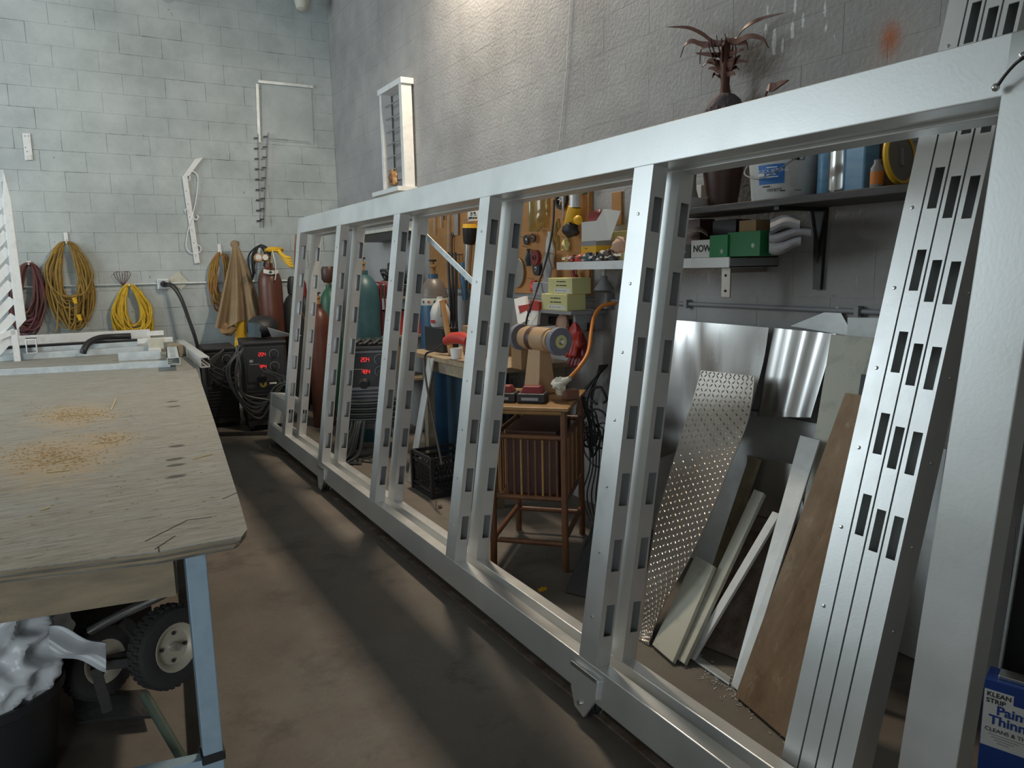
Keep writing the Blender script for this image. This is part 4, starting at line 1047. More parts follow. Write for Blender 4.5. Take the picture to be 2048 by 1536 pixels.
# pot and pineapple
XPI = 2.695; pc = up(1444,400,XPI); py = pc.y
pt_ = thing('planter_pot', 'dark brown flared planter pot on the shelf beside the bucket', 'pot', (XPI,py,US))
MB().lathe([(.055,US),(.07,US+.01),(.082,US+.10),(.096,US+.2),(.10,US+.25),(.092,US+.25),(.06,US+.22),(0,US+.22)], (XPI,py,0), 28).build('vessel', m_pot, pt_, smooth=True)
ps = thing('pineapple_ornament', 'pineapple ornament with grey body and dark metal leaf crown', 'ornament', (XPI,py,US+.22))
pb0 = up(1445,215,XPI).z; 
MB().lathe([(.03,US+.22),(.06,US+.24),(.085,US+.34),(.09,pb0-.05),(.082,pb0),(.068,pb0+.03),(.045,pb0+.052),(.03,pb0+.058),(0,pb0+.058)], (XPI,py,0), 30, wob=.12).build('body', m_stone, ps, smooth=True)
b = MB()
for r_i in range(9):
    zz_ = US+.30+r_i*(pb0-US-.27)/8; rr_ = .088 if r_i < 6 else (.084 if r_i < 7 else (.070 if r_i < 8 else .05))
    for k in range(16):
        a = 2*math.pi*(k+.5*(r_i % 2))/16; n_v = V(math.cos(a),math.sin(a),.3).normalized(); cpt = V(XPI+rr_*math.cos(a), py+rr_*math.sin(a), zz_)
        t1 = V(-math.sin(a),math.cos(a),0)*.015; t2 = V(0,0,.016)
        b.add([cpt-t1, cpt-t2, cpt+t1, cpt+t2, cpt+n_v*.010], [(0,1,4),(1,2,4),(2,3,4),(3,0,4)])
b.build('scales', m_stone, ps)
def pp_(x, y, o=0): return up(x, y, XPI+o)
b = MB().lathe([(.026,pb0+.05),(.020,pb0+.1),(.026,pb0+.2),(.022,pb0+.27),(0,pb0+.31)], (XPI,py,0), 14, wob=.3); b.build('crown_core', m_pine, ps, smooth=True)
leaves = [[(1428,85),(1405,68),(1375,55),(1333,54)], [(1470,80),(1490,55),(1520,38),(1571,25)], [(1405,88),(1385,82),(1370,90),(1361,115)], [(1475,82),(1500,72),(1525,78),(1537,96)],
  [(1415,90),(1402,100),(1400,128)], [(1478,85),(1492,85),(1496,100)], [(1430,110),(1410,108),(1390,106)], [(1462,108),(1475,102),(1488,98)],
  [(1436,125),(1420,120),(1404,135)], [(1462,122),(1475,115),(1480,110)], [(1436,135),(1425,127),(1412,124)], [(1460,130),(1478,122),(1497,125)],
  [(1437,142),(1425,136),(1416,138)], [(1460,140),(1472,134),(1478,140)], [(1437,152),(1428,148),(1425,156)], [(1458,148),(1466,146),(1470,150)],
  [(1435,110),(1424,92),(1422,76)], [(1442,110),(1436,90),(1433,70)], [(1452,110),(1453,90),(1450,67)], [(1460,112),(1466,95),(1462,80)], [(1432,130),(1420,100),(1418,85)], [(1464,130),(1472,105),(1470,88)], [(1445,120),(1444,95),(1443,76)], [(1440,140),(1430,115),(1427,95)], [(1458,140),(1464,118),(1466,100)]]
for i, L in enumerate(leaves):
    o = random.uniform(-.05,.03); b = MB(); big = i < 6
    leaf(b, [V(XPI,py,pp_(1448,L[0][1]).z)]+[pp_(x,y,o*(k+1)/2) for k,(x,y) in enumerate(L)], .024 if big else (.022 if i < 16 else .042), .004); b.build('crown_leaf', m_pine, ps, smooth=True)
# left of the pot: grey base, cardboard, dark boot
t = thing('grey_pedestal', 'grey stepped plaster pedestal at the far end of the dark shelf', 'pedestal', (2.63,at(1395,420,X=2.6).y,US))
gy = py+.098
MB().box((2.505,gy-.075,US),(2.625,gy+.065,US+.05)).build('foot', m_alu_dull, t, bev=.004)
MB().lathe([(.056,US+.05),(.045,US+.09),(.042,US+.14),(.05,US+.2),(.055,US+.23),(0,US+.23)], (2.562,gy,0), 20).build('column', M('grey_tan_plaster',(.30,.26,.22),.8), t, smooth=True)
one((1368,372,1402,412), 2.74, .03, 'card_sheet', 'cream card sheet standing at the end of the dark shelf', 'card', m_paper, zb=US)
# right of the bucket
cx = lambda x, X=2.62: at(x,380,X=X).y
y = by-.170; sb = thing('spray_bottle', 'brown bottle with blue cap behind the bucket', 'bottle', (2.765,y,US))
MB().lathe([(.045,US),(.047,US+.02),(.047,US+.17),(.03,US+.21),(.02,US+.22)], (2.765,y,0), 20).build('body', m_pot, sb, smooth=True)
MB().lathe([(.028,US+.215),(.03,US+.22),(.03,US+.27),(0,US+.275)], (2.765,y,0), 16).build('cap', m_inkblue, sb, smooth=True)
th = thing('steel_thermos', 'polished steel canister standing upright on the dark shelf', 'canister', (2.62,cx(1681),US)); y = cx(1681)
MB().lathe([(.047,US),(.05,US+.01),(.05,US+.30),(.046,US+.31),(0,US+.31)], (2.62,y,0), 28).build('body', M('mirror_steel',(.75,.75,.75),.12,1.), th, smooth=True)
MB().lathe([(.0505,US+.235),(.0508,US+.237),(.0508,US+.25),(.0505,US+.252)], (2.62,y,0), 28).build('red_band', m_redd, th, smooth=True)
tn = thing('steel_tin', 'narrow teal and silver tin beside the steel canister', 'tin', (2.64,cx(1651,2.64),US)); y = cx(1651,2.64)
MB().lathe([(.03,US),(.033,US+.01),(.033,US+.19),(.028,US+.2),(0,US+.2)], (2.64,y,0), 22).build('body', m_bluetin, tn, smooth=True)
MB().lathe([(.034,US+.19),(.034,US+.29),(.025,US+.30),(0,US+.3)], (2.64,y,0), 22).build('lid', m_steel, tn, smooth=True)
bt = thing('blue_can', 'tall pale blue rectangular can on the dark shelf', 'can', (2.62,cx(1723),US)); y = cx(1723)
MB().box((2.57,y-.043,US),(2.66,y+.043,US+.30)).build('body', m_bluetin, bt, bev=.008)
MB().cyl((2.615,y,US+.30),(2.615,y,US+.33),.02,n=14).build('cap', m_black, bt, smooth=True)
jr = thing('brown_jar', 'brown lidded jar standing behind the yellow tape reel', 'jar', (2.735,cx(1768,2.735),US)); y = cx(1768,2.735)
MB().lathe([(.05,US),(.056,US+.02),(.056,US+.24),(.05,US+.26)], (2.735,y,0), 24).build('body', M('rusty_jar',(.12,.075,.04),.45,col2=(.22,.12,.05),scale=9), jr, smooth=True)
MB().lathe([(.058,US+.25),(.06,US+.255),(.06,US+.285),(0,US+.29)], (2.735,y,0), 24).build('lid', m_rustysteel, jr, smooth=True)
tr_ = thing('tape_reel', 'yellow rimmed measuring tape reel leaning on the brown jar', 'reel', (2.57,cx(1790,2.57),US)); y = cx(1800,2.57)
cc = V(2.555,y,US+.098); axr = V(.06,-1,.10).normalized(); rr = Vector((0,0,1)).rotation_difference(axr).to_matrix().to_4x4()
MB().lathe([(.082,-.008),(.092,-.010),(.096,0),(.092,.010),(.082,.008)], cc, 32, rr).build('rim', m_yellow, tr_, smooth=True)
MB().lathe([(0,-.006),(.083,-.006),(.083,.006),(0,.006)], cc, 32, rr).build('disc', M('reel_disc',(.20,.17,.13),.6), tr_, smooth=True)
MB().box((-.006,-.03,.006),(.006,.03,.013), Matrix.Translation(cc) @ rr).build('crank', m_grey, tr_)
sm = thing('small_bottle', 'little bottle with orange label before the brown jar', 'bottle', (2.54,cx(1757,2.54),US)); y = cx(1752,2.54)
MB().lathe([(.02,US),(.022,US+.005),(.022,US+.07),(.012,US+.085),(.012,US+.10),(0,US+.1)], (2.54,y,0), 16).build('body', m_grey, sm, smooth=True)
MB().lathe([(.0224,US+.012),(.0226,US+.014),(.0226,US+.055),(.0224,US+.057)], (2.54,y,0), 16).build('paper_label', m_orange, sm, smooth=True)

# ---- lower shelf things
Lz = LSz+.001
gb = thing('green_carton', 'green carton lying on the white shelf beside grey cloths', 'carton', (2.6,at(1475,500,X=2.55).y,Lz))
b = MB(); rbox(b, (1455,463,1520,512), 2.515, .10, Lz); b.build('body', m_green, gb, bev=.002)
b = MB(); rbox(b, (1419,470,1455,512), 2.505, .10, Lz); b.build('end_flap', M('green_carton_flap',(.02,.20,.065),.6), gb, bev=.002)
a = at(1440,504,X=2.504); text('*', .05, m_wink, gb, V(2.503,a.y,Lz+.0), (0,-1,0), (0,0,1), 'print_mark')
a = at(1502,495,X=2.514); text('*', .05, m_wink, gb, V(2.513,a.y,Lz+.02), (0,-1,0), (0,0,1), 'print_mark')
nb = thing('white_carton', 'white carton printed NOW on the white shelf', 'carton', (2.6,at(1400,500,X=2.55).y,Lz))
b = MB(); rbox(b, (1382,480,1419,515), 2.508, .15, Lz); b.build('body', m_paper, nb, bev=.002)
a = at(1386,505,X=2.507); text('NOW', .042, m_ink, nb, V(2.507,a.y,Lz+.028), (0,-1,0), (0,0,1), bold=.001)
dkk = one((1345,490,1381,516), 2.51, .15, 'black_carton', 'black carton with white lettering behind the gate post', 'carton', m_black, zb=Lz)
pz_ = at(1362,504,X=2.509); MB().box((2.5085,pz_.y-.03,pz_.z-.003),(2.5099,pz_.y+.03,pz_.z+.003)).build('print_line', m_wink, dkk)
cp_ = MB().sheet(lambda u,v: at(1360+u*55,484-22*math.sin(u*2.6)-v*8,X=2.50+v*.12), 10, 4, (0,0,.002)).build('newspaper_sheet', M('newsprint',(.48,.40,.33),.85,col2=(.25,.22,.2),scale=40), smooth=True)
tag(cp_, 'curled newspaper sheet lying over the cartons on the white shelf', 'newspaper')
ccl = thing('grey_cloths', 'stack of folded grey cloths at the end of the white shelf', 'cloths', (2.6,at(1560,490,X=2.6).y,Lz))
for k,(x0,x1,y0,y1) in enumerate(((1538,1602,478,505),(1538,1622,462,482),(1540,1600,438,464))):
    def cl(u,v,x0=x0,x1=x1,y0=y0,y1=y1,k=k):
        a = 2*math.pi*v; x = x0+(x1-x0)*u; ym = (y0+y1)/2+5*math.sin(u*5+k)-u*6; h = (y1-y0)/2*(1-.35*u)
        p = at(x, ym, X=2.60+.08*math.cos(a)-.02*k); p.z = max(p.z+h/400*math.sin(a)*1.1, LSz+.003+.03*k); p.y = min(p.y, at(1520,488,X=2.515).y-.004); return p
    vs = []; b = MB(); nu, nv = 12, 14
    for i in range(nu+1):
        for j in range(nv): vs.append(cl(i/nu, j/nv))
    b.add(vs, [(i*nv+j,(i+1)*nv+j,(i+1)*nv+(j+1)%nv,i*nv+(j+1)%nv) for i in range(nu) for j in range(nv)]+[tuple(range(nv)), tuple(range(nu*nv+nv-1,nu*nv-1,-1))])
    b.build('cloth_fold', m_cloth, ccl, smooth=True)
one((1478,440,1512,465), 2.62, .10, 'cardboard_box', 'small brown cardboard box behind the green carton', 'box', m_card, zb=Lz)
one((1425,440,1472,470), 2.66, .1, 'black_case', 'black case at the back of the white shelf', 'case', m_black, zb=Lz)
one((1345,440,1400,480), 2.66, .1, 'brown_case', 'dark brown case at the back of the white shelf', 'case', m_pot, zb=Lz)
# far part of the lower shelf, left of the near gate post
ab = thing('disc_carton', 'open white and yellow carton of red sanding discs on the shelf', 'carton', (2.65,at(1195,500,X=2.62).y,Lz))
b = MB(); rbox(b, (1163,443,1192,482), 2.60, .12); b.build('white_face', m_paper, ab)
b = MB(); rbox(b, (1162,482,1192,492), 2.599, .12); b.build('grey_stripe', m_grey, ab)
b = MB(); rbox(b, (1162,492,1192,524), 2.598, .12, Lz); b.build('yellow_face', m_yellow, ab)
MB().poly([at(1192,443,X=2.60),at(1207,418,X=2.62),at(1241,422,X=2.62),at(1220,480,X=2.61),at(1192,482,X=2.60)], (.004,0,0)).build('flap', m_paper, ab)
pz_ = at(1172,497,X=2.597); MB().box((2.5968,pz_.y-.012,pz_.z-.002),(2.5979,pz_.y+.012,pz_.z+.002)).build('print_line', m_ink, ab)
for i in range(6):
    cc = at(1188+i*3,442-i*1.2,X=2.64+.005*i); MB().lathe([(0,-.002),(.055,-.002),(.055,.002),(0,.002)], cc, 24, Matrix.Rotation(math.radians(80),4,'Y') @ Matrix.Rotation(.15*i,4,'X')).build('sanding_disc', m_redd, ab, smooth=True)
wgl = thing('work_glove', 'pinkish work glove lying on the far part of the white shelf', 'glove', at(1232,510,X=2.62))
b = MB().blob(at(1240,490,X=2.635), (.035,.055,.045), 14, 10, .25, 2, 6)
for i in range(4): b.tube([at(1238-i*2,487+i*6,X=2.625), at(1224-i*1,500+i*3,X=2.615), at(1218+i,508+i*2,X=2.615)], [.014,.013,.009], 8)
b.build('glove', m_skin, wgl, smooth=True)
one((1218,462,1260,486), 2.725, .08, 'pale_carton', 'pale yellow carton standing behind the glove near the gate post', 'carton', m_ybox, zb=Lz)
ty = thing('tool_heap', 'heap of small dark and red hand tools on the white shelf', 'tools', (2.6,at(1190,522,X=2.56).y,Lz))
for i,(x,y,rx,mt) in enumerate(((1160,520,.05,m_red),(1150,524,.035,m_redd),(1180,517,.05,m_navy),(1195,516,.04,m_black),(1208,512,.05,m_black),(1218,500,.06,m_pot),(1172,521,.03,m_grey),(1140,526,.03,m_bamboo_l),(1202,522,.03,m_grey),(1228,520,.04,m_black))):
    p = at(x,y,X=2.545); b = MB().blob((2.545,p.y,min(max(Lz+.008,p.z),Lz+.03)), (.028,rx*.7,.03), 12, 8, .6, 3, i, floor=Lz); b.build('tool', mt, ty, smooth=True)
    b = MB().cyl((2.525,p.y+.05,Lz+.02),(2.55,p.y-.06,Lz+.03),.007,n=8); b.build('shaft', m_steel if i % 2 else m_blackm, ty, smooth=True)

# conduit on the right wall
z = at(1346,606,X=XR).z
t = thing('wall_conduit', 'grey conduit pipe running along the wall above the metal sheets', 'conduit', (XW-.02,2.5,z))
MB().tube([(XW-.013,.8,z),(XW-.013,6.4,z)], .011, 10).build('pipe', m_grey, t, smooth=True)
for y in (1.9,2.9,4.3): MB().box((XW-.034,y-.01,z-.022),(XW,y+.01,z+.022)).build('clip', m_grey, t)
MB().box((XW-.05,3.55,z-.05),(XW,3.67,z+.05)).build('junction_box', m_grey, t, bev=.004)

# ================================================================== metal sheets and boards leaning on the right wall
def panel(name, label, cat, quad, mat, thick=.002, grp=None, wav=None, nu=16, nv=16):
    """quad: four world points TL,TR,BR,BL"""
    a,b_,c_,d_ = quad; n = ((b_-a).cross(d_-a)).normalized()
    if n.x > 0: n = -n
    def fn(u,v):
        p = (a*(1-v)+b_*v)*(1-u)+(d_*(1-v)+c_*v)*u
        return p+n*(wav(u,v) if wav else 0)
    o = MB().sheet(fn, nu, nv, -n*thick).build(name, mat, smooth=True)
    return tag(o, label, cat, grp)
# behind: big dull sheet whose lower part shows
panel('metal_sheet', 'wide dull steel sheet standing against the wall behind the others', 'sheet',
      [V(2.795,2.75,.84),V(2.795,1.5,.84),V(2.70,1.5,.005),V(2.70,2.75,.005)], m_alu_dull, .003)
panel('metal_sheet', 'polished steel sheet with a bright crease leaning on the wall', 'sheet',
      [at(1325,638,X=2.775),at(1550,656,X=2.775),at(1513,838,X=2.72),V(2.70,3.0,.48)], m_sheet, .0015,
      wav=lambda u,v: .018*math.sin(v*7+u*1.5)*(1-u*.4)+.012*math.sin(u*5+v*3)-.02*math.exp(-((v-.35-u*.15)/.08)**2)+.03)
panel('metal_sheet', 'rippled steel sheet overlapping the polished sheet on the wall', 'sheet',
      [at(1549,656,X=2.755),at(1672,668,X=2.755),at(1622,835,X=2.70),at(1515,833,X=2.70)], m_sheet, .0015, wav=lambda u,v: .007*math.sin(v*14+.5)+.004*math.sin(v*5))
t = MB().poly([at(1580,652,X=2.80),at(1675,614,X=2.80),at(1698,655,X=2.80),at(1698,672,X=2.80)], (.004,0,0)).build('sheet_corner', m_alu_dull); tag(t, 'pointed corner of a grey sheet behind the rippled sheet', 'sheet')
t = MB().poly([at(1695,635,X=2.80),at(1790,636,X=2.80),at(1790,1000,X=2.74),at(1690,990,X=2.74)], (.004,0,0)).build('white_sheet', m_white); tag(t, 'white painted sheet standing behind the slotted posts', 'sheet')
panel('metal_sheet', 'low shiny steel sheet leaning behind the wooden sticks', 'sheet',
      [at(1495,910,X=2.66),at(1592,930,X=2.66),V(2.52,1.75,.004),V(2.52,2.25,.004)], m_sheet, .0015, wav=lambda u,v: .006*math.sin(u*6))
# diamond plate, bent
dpq = lambda x,y,X: at(x,y,X=X)
rows = [((1402,741),(1509,752),2.62),((1385,800),(1503,806),2.58),((1362,870),(1490,860),2.50),((1335,960),(1460,930),2.40),((1310,1050),(1425,1020),2.26),((1295,1150),(1378,1120),2.10),((1285,1240),(1326,1212),1.975),((1278,1286),(1297,1270),1.895)]
tl = [dpq(*r[0],r[2]) for r in rows]; tr2 = [dpq(*r[1],r[2]) for r in rows]
tl[-1].z = .004; tr2[-1].z = .004
tlc, trc = catmull(tl,4), catmull(tr2,4); NR = len(tlc)-1
def dpf(u,v):
    i = min(int(u*NR), NR-1); f = u*NR-i
    return (tlc[i].lerp(tlc[i+1],f))*(1-v)+(trc[i].lerp(trc[i+1],f))*v
dpo = thing('diamond_plate', 'bent aluminium diamond plate strip leaning against the wall sheets', 'plate', tl[-1])
MB().sheet(dpf, NR, 10, (.005,.001,0)).build('plate', m_dpl, dpo, smooth=True)
b = MB(); NU, NV = 46, 13
for i in range(NU):
    for j in range(NV):
        u = (i+.5)/NU; v = (j+.5+(.0))/NV
        if not (.02 < v < .98): continue
        p = dpf(u,v); pu = (dpf(min(1,u+.01),v)-dpf(max(0,u-.01),v)); pv = (dpf(u,min(1,v+.02))-dpf(u,max(0,v-.02)))
        if pu.length < 1e-6 or pv.length < 1e-6: continue
        pu.normalize(); pv = (pv-pu*pv.dot(pu)).normalized(); n = pu.cross(pv)
        if n.x > 0: n = -n
        s = 1 if (i+j) % 2 else -1; d = (pu+pv*s).normalized(); e = d.cross(n)
        L, w_, h_ = .013, .0042, .0022
        b.add([p-d*L, p+e*w_, p+d*L, p-e*w_, p+n*h_-d*L*.35, p+n*h_+d*L*.35], [(0,1,4),(1,5,4),(1,2,5),(2,3,5),(3,4,5),(3,0,4)])
o = b.build('raised_tread', m_dpl, dpo); o['kind'] = 'stuff'
# bluish tilted sheet edge left of it
t = MB().poly([at(1290,1010,X=2.5),at(1362,850,X=2.62),at(1368,838,X=2.62),at(1330,960,X=2.55),at(1180,1200,X=2.1),at(1172,1190,X=2.1)], (.004,0,0))
# white planks
def plank(name, label, cat, a, b_, w, th, mat, side):
    d = (b_-a).normalized(); s = Vector(side); s = (s-d*s.dot(d)).normalized(); n = d.cross(s)
    o = MB().hexa([a-s*w/2-n*th/2, a+s*w/2-n*th/2, a+s*w/2+n*th/2, a-s*w/2+n*th/2, b_-s*w/2-n*th/2, b_+s*w/2-n*th/2, b_+s*w/2+n*th/2, b_-s*w/2+n*th/2]).build(name, mat, bev=.002)
    return tag(o, label, cat)
def pl_px(name, label, bl, brr, tl_, trr, Xb, Xt, th, mat, cat='plank'):
    """plank from photo corners: bottom edge on the floor (Z=0), top edge at X=Xt"""
    A, B2 = at(*bl, Z=.004), at(*brr, Z=.004); D, E_ = at(*tl_, X=Xt), at(*trr, X=Xt)
    n = ((B2-A).cross(D-A)).normalized()
    if n.x < 0: n = -n
    A2, B3 = A+n*th, B2+n*th
    dz = min(0, A2.z-.003, B3.z-.003); up_ = V(0,0,-dz)
    return tag(MB().hexa([A+up_, B2+up_, B3+up_, A2+up_, D, E_, E_+n*th, D+n*th]).build(name, mat, bev=.002), label, cat)
pl_px('white_plank', 'broad off-white painted plank standing against the diamond plate', (1304,1294),(1345,1330),(1390,1110),(1428,1132),0,2.18,.018,m_cream)
pl_px('white_batten', 'long off-white batten rising beside the broad white plank', (1352,1322),(1368,1334),(1508,978),(1528,986),0,2.50,.02,m_cream,'batten')
pl_px('white_batten', 'short thin off-white batten leaning low beside the brown board', (1374,1316),(1386,1324),(1545,1022),(1560,1028),0,2.42,.015,m_white,'batten')
pl_px('wooden_stick', 'dark wooden stick leaning behind the broad white plank', (1405,1190),(1420,1200),(1498,912),(1518,918),0,2.62,.02,m_lumber,'stick')
pl_px('angle_strip', 'drilled flat white strip lying at the foot of the battens', (1390,1325),(1458,1372),(1392,1308),(1462,1352),0,2.03,.008,m_galv,'strip')
pl_px('grey_strip', 'long grey metal strip leaning beside the brown wooden board', (1462,1372),(1480,1388),(1600,870),(1640,880),0,2.55,.008,m_alu_dull,'strip')
pl_px('cream_board', 'cream stained board standing tall behind the brown wooden board', (1560,1300),(1640,1330),(1662,668),(1748,676),0,2.72,.012,m_cream,'board')
pl_px('brown_board', 'brown weathered plywood board leaning behind the slotted posts', (1470,1395),(1592,1500),(1690,785),(1790,800),0,2.44,.018,m_wood,'board')
pl_px('black_strip', 'narrow black strip peeking out above the brown board', (1640,1380),(1680,1400),(1722,748),(1740,750),0,2.6,.008,m_black,'strip')
pl_px('rust_panel', 'dark rusty panel standing behind the white battens', (1400,1290),(1500,1330),(1500,1030),(1590,1050),0,2.58,.006,m_rustysteel,'panel')
pl_px('grey_sheet', 'dark sheet scrap leaning by the bamboo stand', (1130,1185),(1172,1195),(1185,1050),(1205,1040),0,2.25,.004,m_darkc,'sheet')
BZ = .93   # bench top
# ================================================================== pegboard with tools
PX_ = XW-.03
pbz0, pbz1 = at(1100,588,X=PX_).z, 2.11
pby0, pby1 = at(1178,480,X=PX_).y, at(858,480,X=PX_).y
pg = thing('tool_board', 'orange-brown plywood tool board on the wall above the bench', 'board', (PX_,(pby0+pby1)/2,pbz0))
MB().box((PX_,pby0,pbz0),(XW,pby0+1.25,pbz1)).build('panel', m_peg, pg)
MB().box((PX_,pby0+1.256,pbz0+.02),(XW,pby1,pbz1)).build('panel', m_peg, pg)
one((1223,384,1242,450), 2.80, .014, 'wood_offcut', 'small rounded plywood piece on the wall beside the tool board', 'offcut', m_peg)
def hang(x, y, off=.02): return at(x, y, X=PX_-off)
def nail(t, q):
    p = hang(*q, .0); MB().cyl(V(PX_,p.y,p.z), V(PX_-.05,p.y,p.z+.01), .003, n=6).build('nail', m_steel, t)
# face shield
c = hang(1074,415,.05); t = thing('face_shield', 'clear yellowish face shield hanging on the tool board', 'face shield', c-V(0,0,.16)); nail(t,(1074,385))
MB().sheet(lambda u,v: V(PX_-.02-.10*math.sin(v*math.pi), c.y+(v-.5)*.17*math.sqrt(max(.02,1-max(0,(u-.45)/.56)**2)), c.z+.10-.26*u), 10, 14, (.002,0,0)).build('visor', m_clear, t, smooth=True)
MB().tube(catmull([V(PX_-.02,c.y-.085,c.z+.10),V(PX_-.10,c.y-.05,c.z+.12),V(PX_-.12,c.y,c.z+.12),V(PX_-.10,c.y+.05,c.z+.12),V(PX_-.02,c.y+.085,c.z+.1)],5), .012, 8).build('headband', m_black, t, smooth=True)
# wire wheel / pulley
c = hang(1123,398,.03); t = thing('wire_brush_disc', 'dark round wire wheel hanging near the top of the tool board', 'wheel', c-V(0,0,.09)); nail(t,(1123,392))
rY = Matrix.Rotation(math.radians(-90),4,'Y')
MB().lathe([(.045,-.012),(.066,-.010),(.068,0),(.066,.010),(.045,.012),(.045,-.012)], c, 30, rY).build('rim', m_blackm, t, smooth=True)
for i in range(6):
    a = i*math.pi/3; MB().bar(c, c+V(0,.05*math.cos(a),.05*math.sin(a)), .008, .008).build('spoke', m_steel, t)
# yellow angle grinder
c = hang(1150,430,.06); t = thing('angle_grinder', 'yellow angle grinder with grey body hanging on the tool board', 'grinder', c-V(0,0,.14)); nail(t,(1145,380))
MB().tube([hang(1146,378,.06),hang(1150,395,.06),hang(1150,415,.06)], [.028,.034,.038], 14).build('handle', m_alu_dull, t, smooth=True)
MB().tube([hang(1150,414,.06),hang(1147,428,.06),hang(1142,446,.06),hang(1136,456,.06)], [.042,.045,.04,.03], 14).build('motor_case', m_yellow, t, smooth=True)
MB().blob(hang(1141,460,.07), (.05,.06,.045), 14, 10, .3, 2, 3).build('guard', m_black, t, smooth=True)
MB().blob(hang(1156,440,.08), (.03,.03,.03), 12, 8, .1).build('knob', m_yellow, t, smooth=True)
t2 = thing('coiled_cord', 'yellow and black cord bunched under the angle grinder', 'cord', hang(1122,490,.05))
b = MB()
for i in range(9): b.tube(catmull([hang(1118+i*.3,436+i*2,.078),hang(1112-i*.4,450+i*3,.085),hang(1110+i*.4,468+i*2,.08),hang(1119,476+i*2,.078),hang(1114+i*.5,500,.076)],4), .006, 5)
b.build('loops', m_orope, t2, smooth=True)
# safety glasses and discs, bags
def disc(q, r, mat, nm, lab, cat, off=.02, w=.006, tilt=0, mat2=None):
    c = hang(*q, off); t = thing(nm, lab, cat, c-V(0,0,r)); nail(t,(q[0],q[1]-4))
    rot = rY @ Matrix.Rotation(tilt,4,'X')
    MB().lathe([(.008,-w),(r,-w),(r+.001,0),(r,w),(.008,w),(.008,-w)], c, 28, rot).build('disc', mat, t, smooth=True)
    MB().lathe([(.009,-w*1.6),(r*.35,-w*1.4),(r*.35,w*1.4),(.009,w*1.6)], c, 18, rot).build('centre', mat2 or m_grey, t, smooth=True)
    return t
disc((1053,480),.035,m_blackm,'cutting_disc','small black cutting disc on the tool board beside the post','disc',mat2=m_steel)
disc((1066,476),.032,m_pot,'cutting_disc','small dark brown disc next to the black cutting disc','disc',.03)
disc((1032,545),.11,M('saw_blade',(.32,.31,.29),.35,.7),'saw_blade','large grey saw blade half hidden behind the gate post','saw blade',.02,.004)
disc((1072,515),.05,m_redd,'sanding_pad','glossy dark red sanding pad hanging mid tool board','pad',.08,.014,mat2=m_pot)
disc((1075,538),.045,m_black,'rubber_pad','black rubber pad hanging below the red sanding pad','pad',.030,.014)
for i,(q,wd,h,mt,lab) in enumerate((((1098,500),.09,.24,m_plastic,'clear plastic bag of parts hanging on the tool board'),((1066,572),.09,.08,m_red,'red hand tool set hanging low on the tool board'),((1056,515),.04,.12,m_navy,'blue handled brush hanging beside the red pad'),((1108,535),.09,.20,m_grey,'grey leather pouch hanging on the tool board'),((1130,488),.06,.08,m_ybox,'yellowish pouch under the angle grinder'))):
    c = hang(*q,.03); nm = ('parts_bag','tool_set','brush','leather_pouch','pouch')[i]
    t = thing(nm, lab, nm.split('_')[-1], c-V(0,0,h/2)); nail(t,(q[0],q[1]-h*170)) if i != 3 else None
    ex = .062 if i == 3 else 0.
    if ex: MB().cyl(V(PX_,c.y,c.z+h/2-.012), V(PX_-ex-.03,c.y,c.z+h/2-.008), .003, n=6).build('hanger_pin', m_steel, t)
    MB().sheet(lambda u,v: V(PX_-.026-ex-.028*math.sin(v*math.pi)*(.4+.6*u)-.008*math.sin(u*9+v*5), c.y+(v-.5)*wd*(1-.35*(1-u)), c.z+h/2-h*u), 10, 10, (.012,0,0)).build('sheet', mt, t, smooth=True)
# chisels and spanners on the left part
for i,(x,y0,y1,mt,lab) in enumerate(((869,420,470,m_steel,'short spanner hanging on the tool board left end'),(882,425,455,m_steel,'ring spanner beside the short spanner'),(897,415,515,m_steel,'long bright steel spanner on the tool board'),(904,470,520,m_pot,'dark wooden handle on the tool board'),(912,420,470,m_grey,'grey trowel hanging on the tool board'),(888,418,440,m_blackm,'black pliers hanging on the tool board'),(1174,455,525,m_pot,'dark file hanging at the right of the tool board'),(1126,380,440,m_steel,'bright steel rod hanging near the wire wheel'))):
    nm = ('spanner','ring_spanner','long_spanner','wooden_chisel','trowel','pliers','file','steel_rod')[i]
    fo = .062 if nm == 'steel_rod' else .02
    a, b2 = hang(x,y0,fo), hang(x,y1,fo); t = thing(nm, lab, nm.split('_')[-1], b2); nail(t,(x,y0))
    wdt = .028 if nm == 'trowel' else .016
    MB().bar(a, b2, wdt*(2.4 if nm == 'trowel' else 1), .007, up=(0,0,1) if False else None).build('shank', mt, t)
    MB().lathe([(.010,-.005),(.022,-.005),(.022,.005),(.010,.005),(.010,-.005)], a, 16, rY).build('head', mt, t, smooth=True)
# yellow-black tape measure / pump on wall left of post 4, heat gun
c = hang(940,462,.068); t = thing('fume_gun', 'yellow and black cordless tool hanging beside the gate post', 'power tool', c-V(0,0,.3)); nail(t,(940,440))
MB().tube([hang(940,448,.068),hang(940,456,.068)], [.055,.062], 16).build('yellow_collar', m_yellow, t, smooth=True)
MB().tube([hang(940,456,.068),hang(940,470,.068),hang(938,487,.068)], [.06,.058,.045], 16).build('motor', m_black, t, smooth=True)
MB().tube([hang(938,487,.068),hang(936,520,.068),hang(934,560,.068)], [.03,.028,.02], 12).build('neck', m_steel, t, smooth=True)
pr = one((935,418,958,442), PX_-.012, .01, 'printed_card', 'white printed card pinned above the cordless tool', 'card', m_paper)
for x0,y0,x1,y1 in ((937,434,944,438),(945,434,949,438),(950,434,954,438),(941,425,945,428),(947,424,951,428),(940,429.5,945,431),(948,429.5,953,431)):
    bq = MB(); rbox(bq, (x0,y0,x1,y1), PX_-.0135, .0012); bq.build('print_block', m_ink, pr)
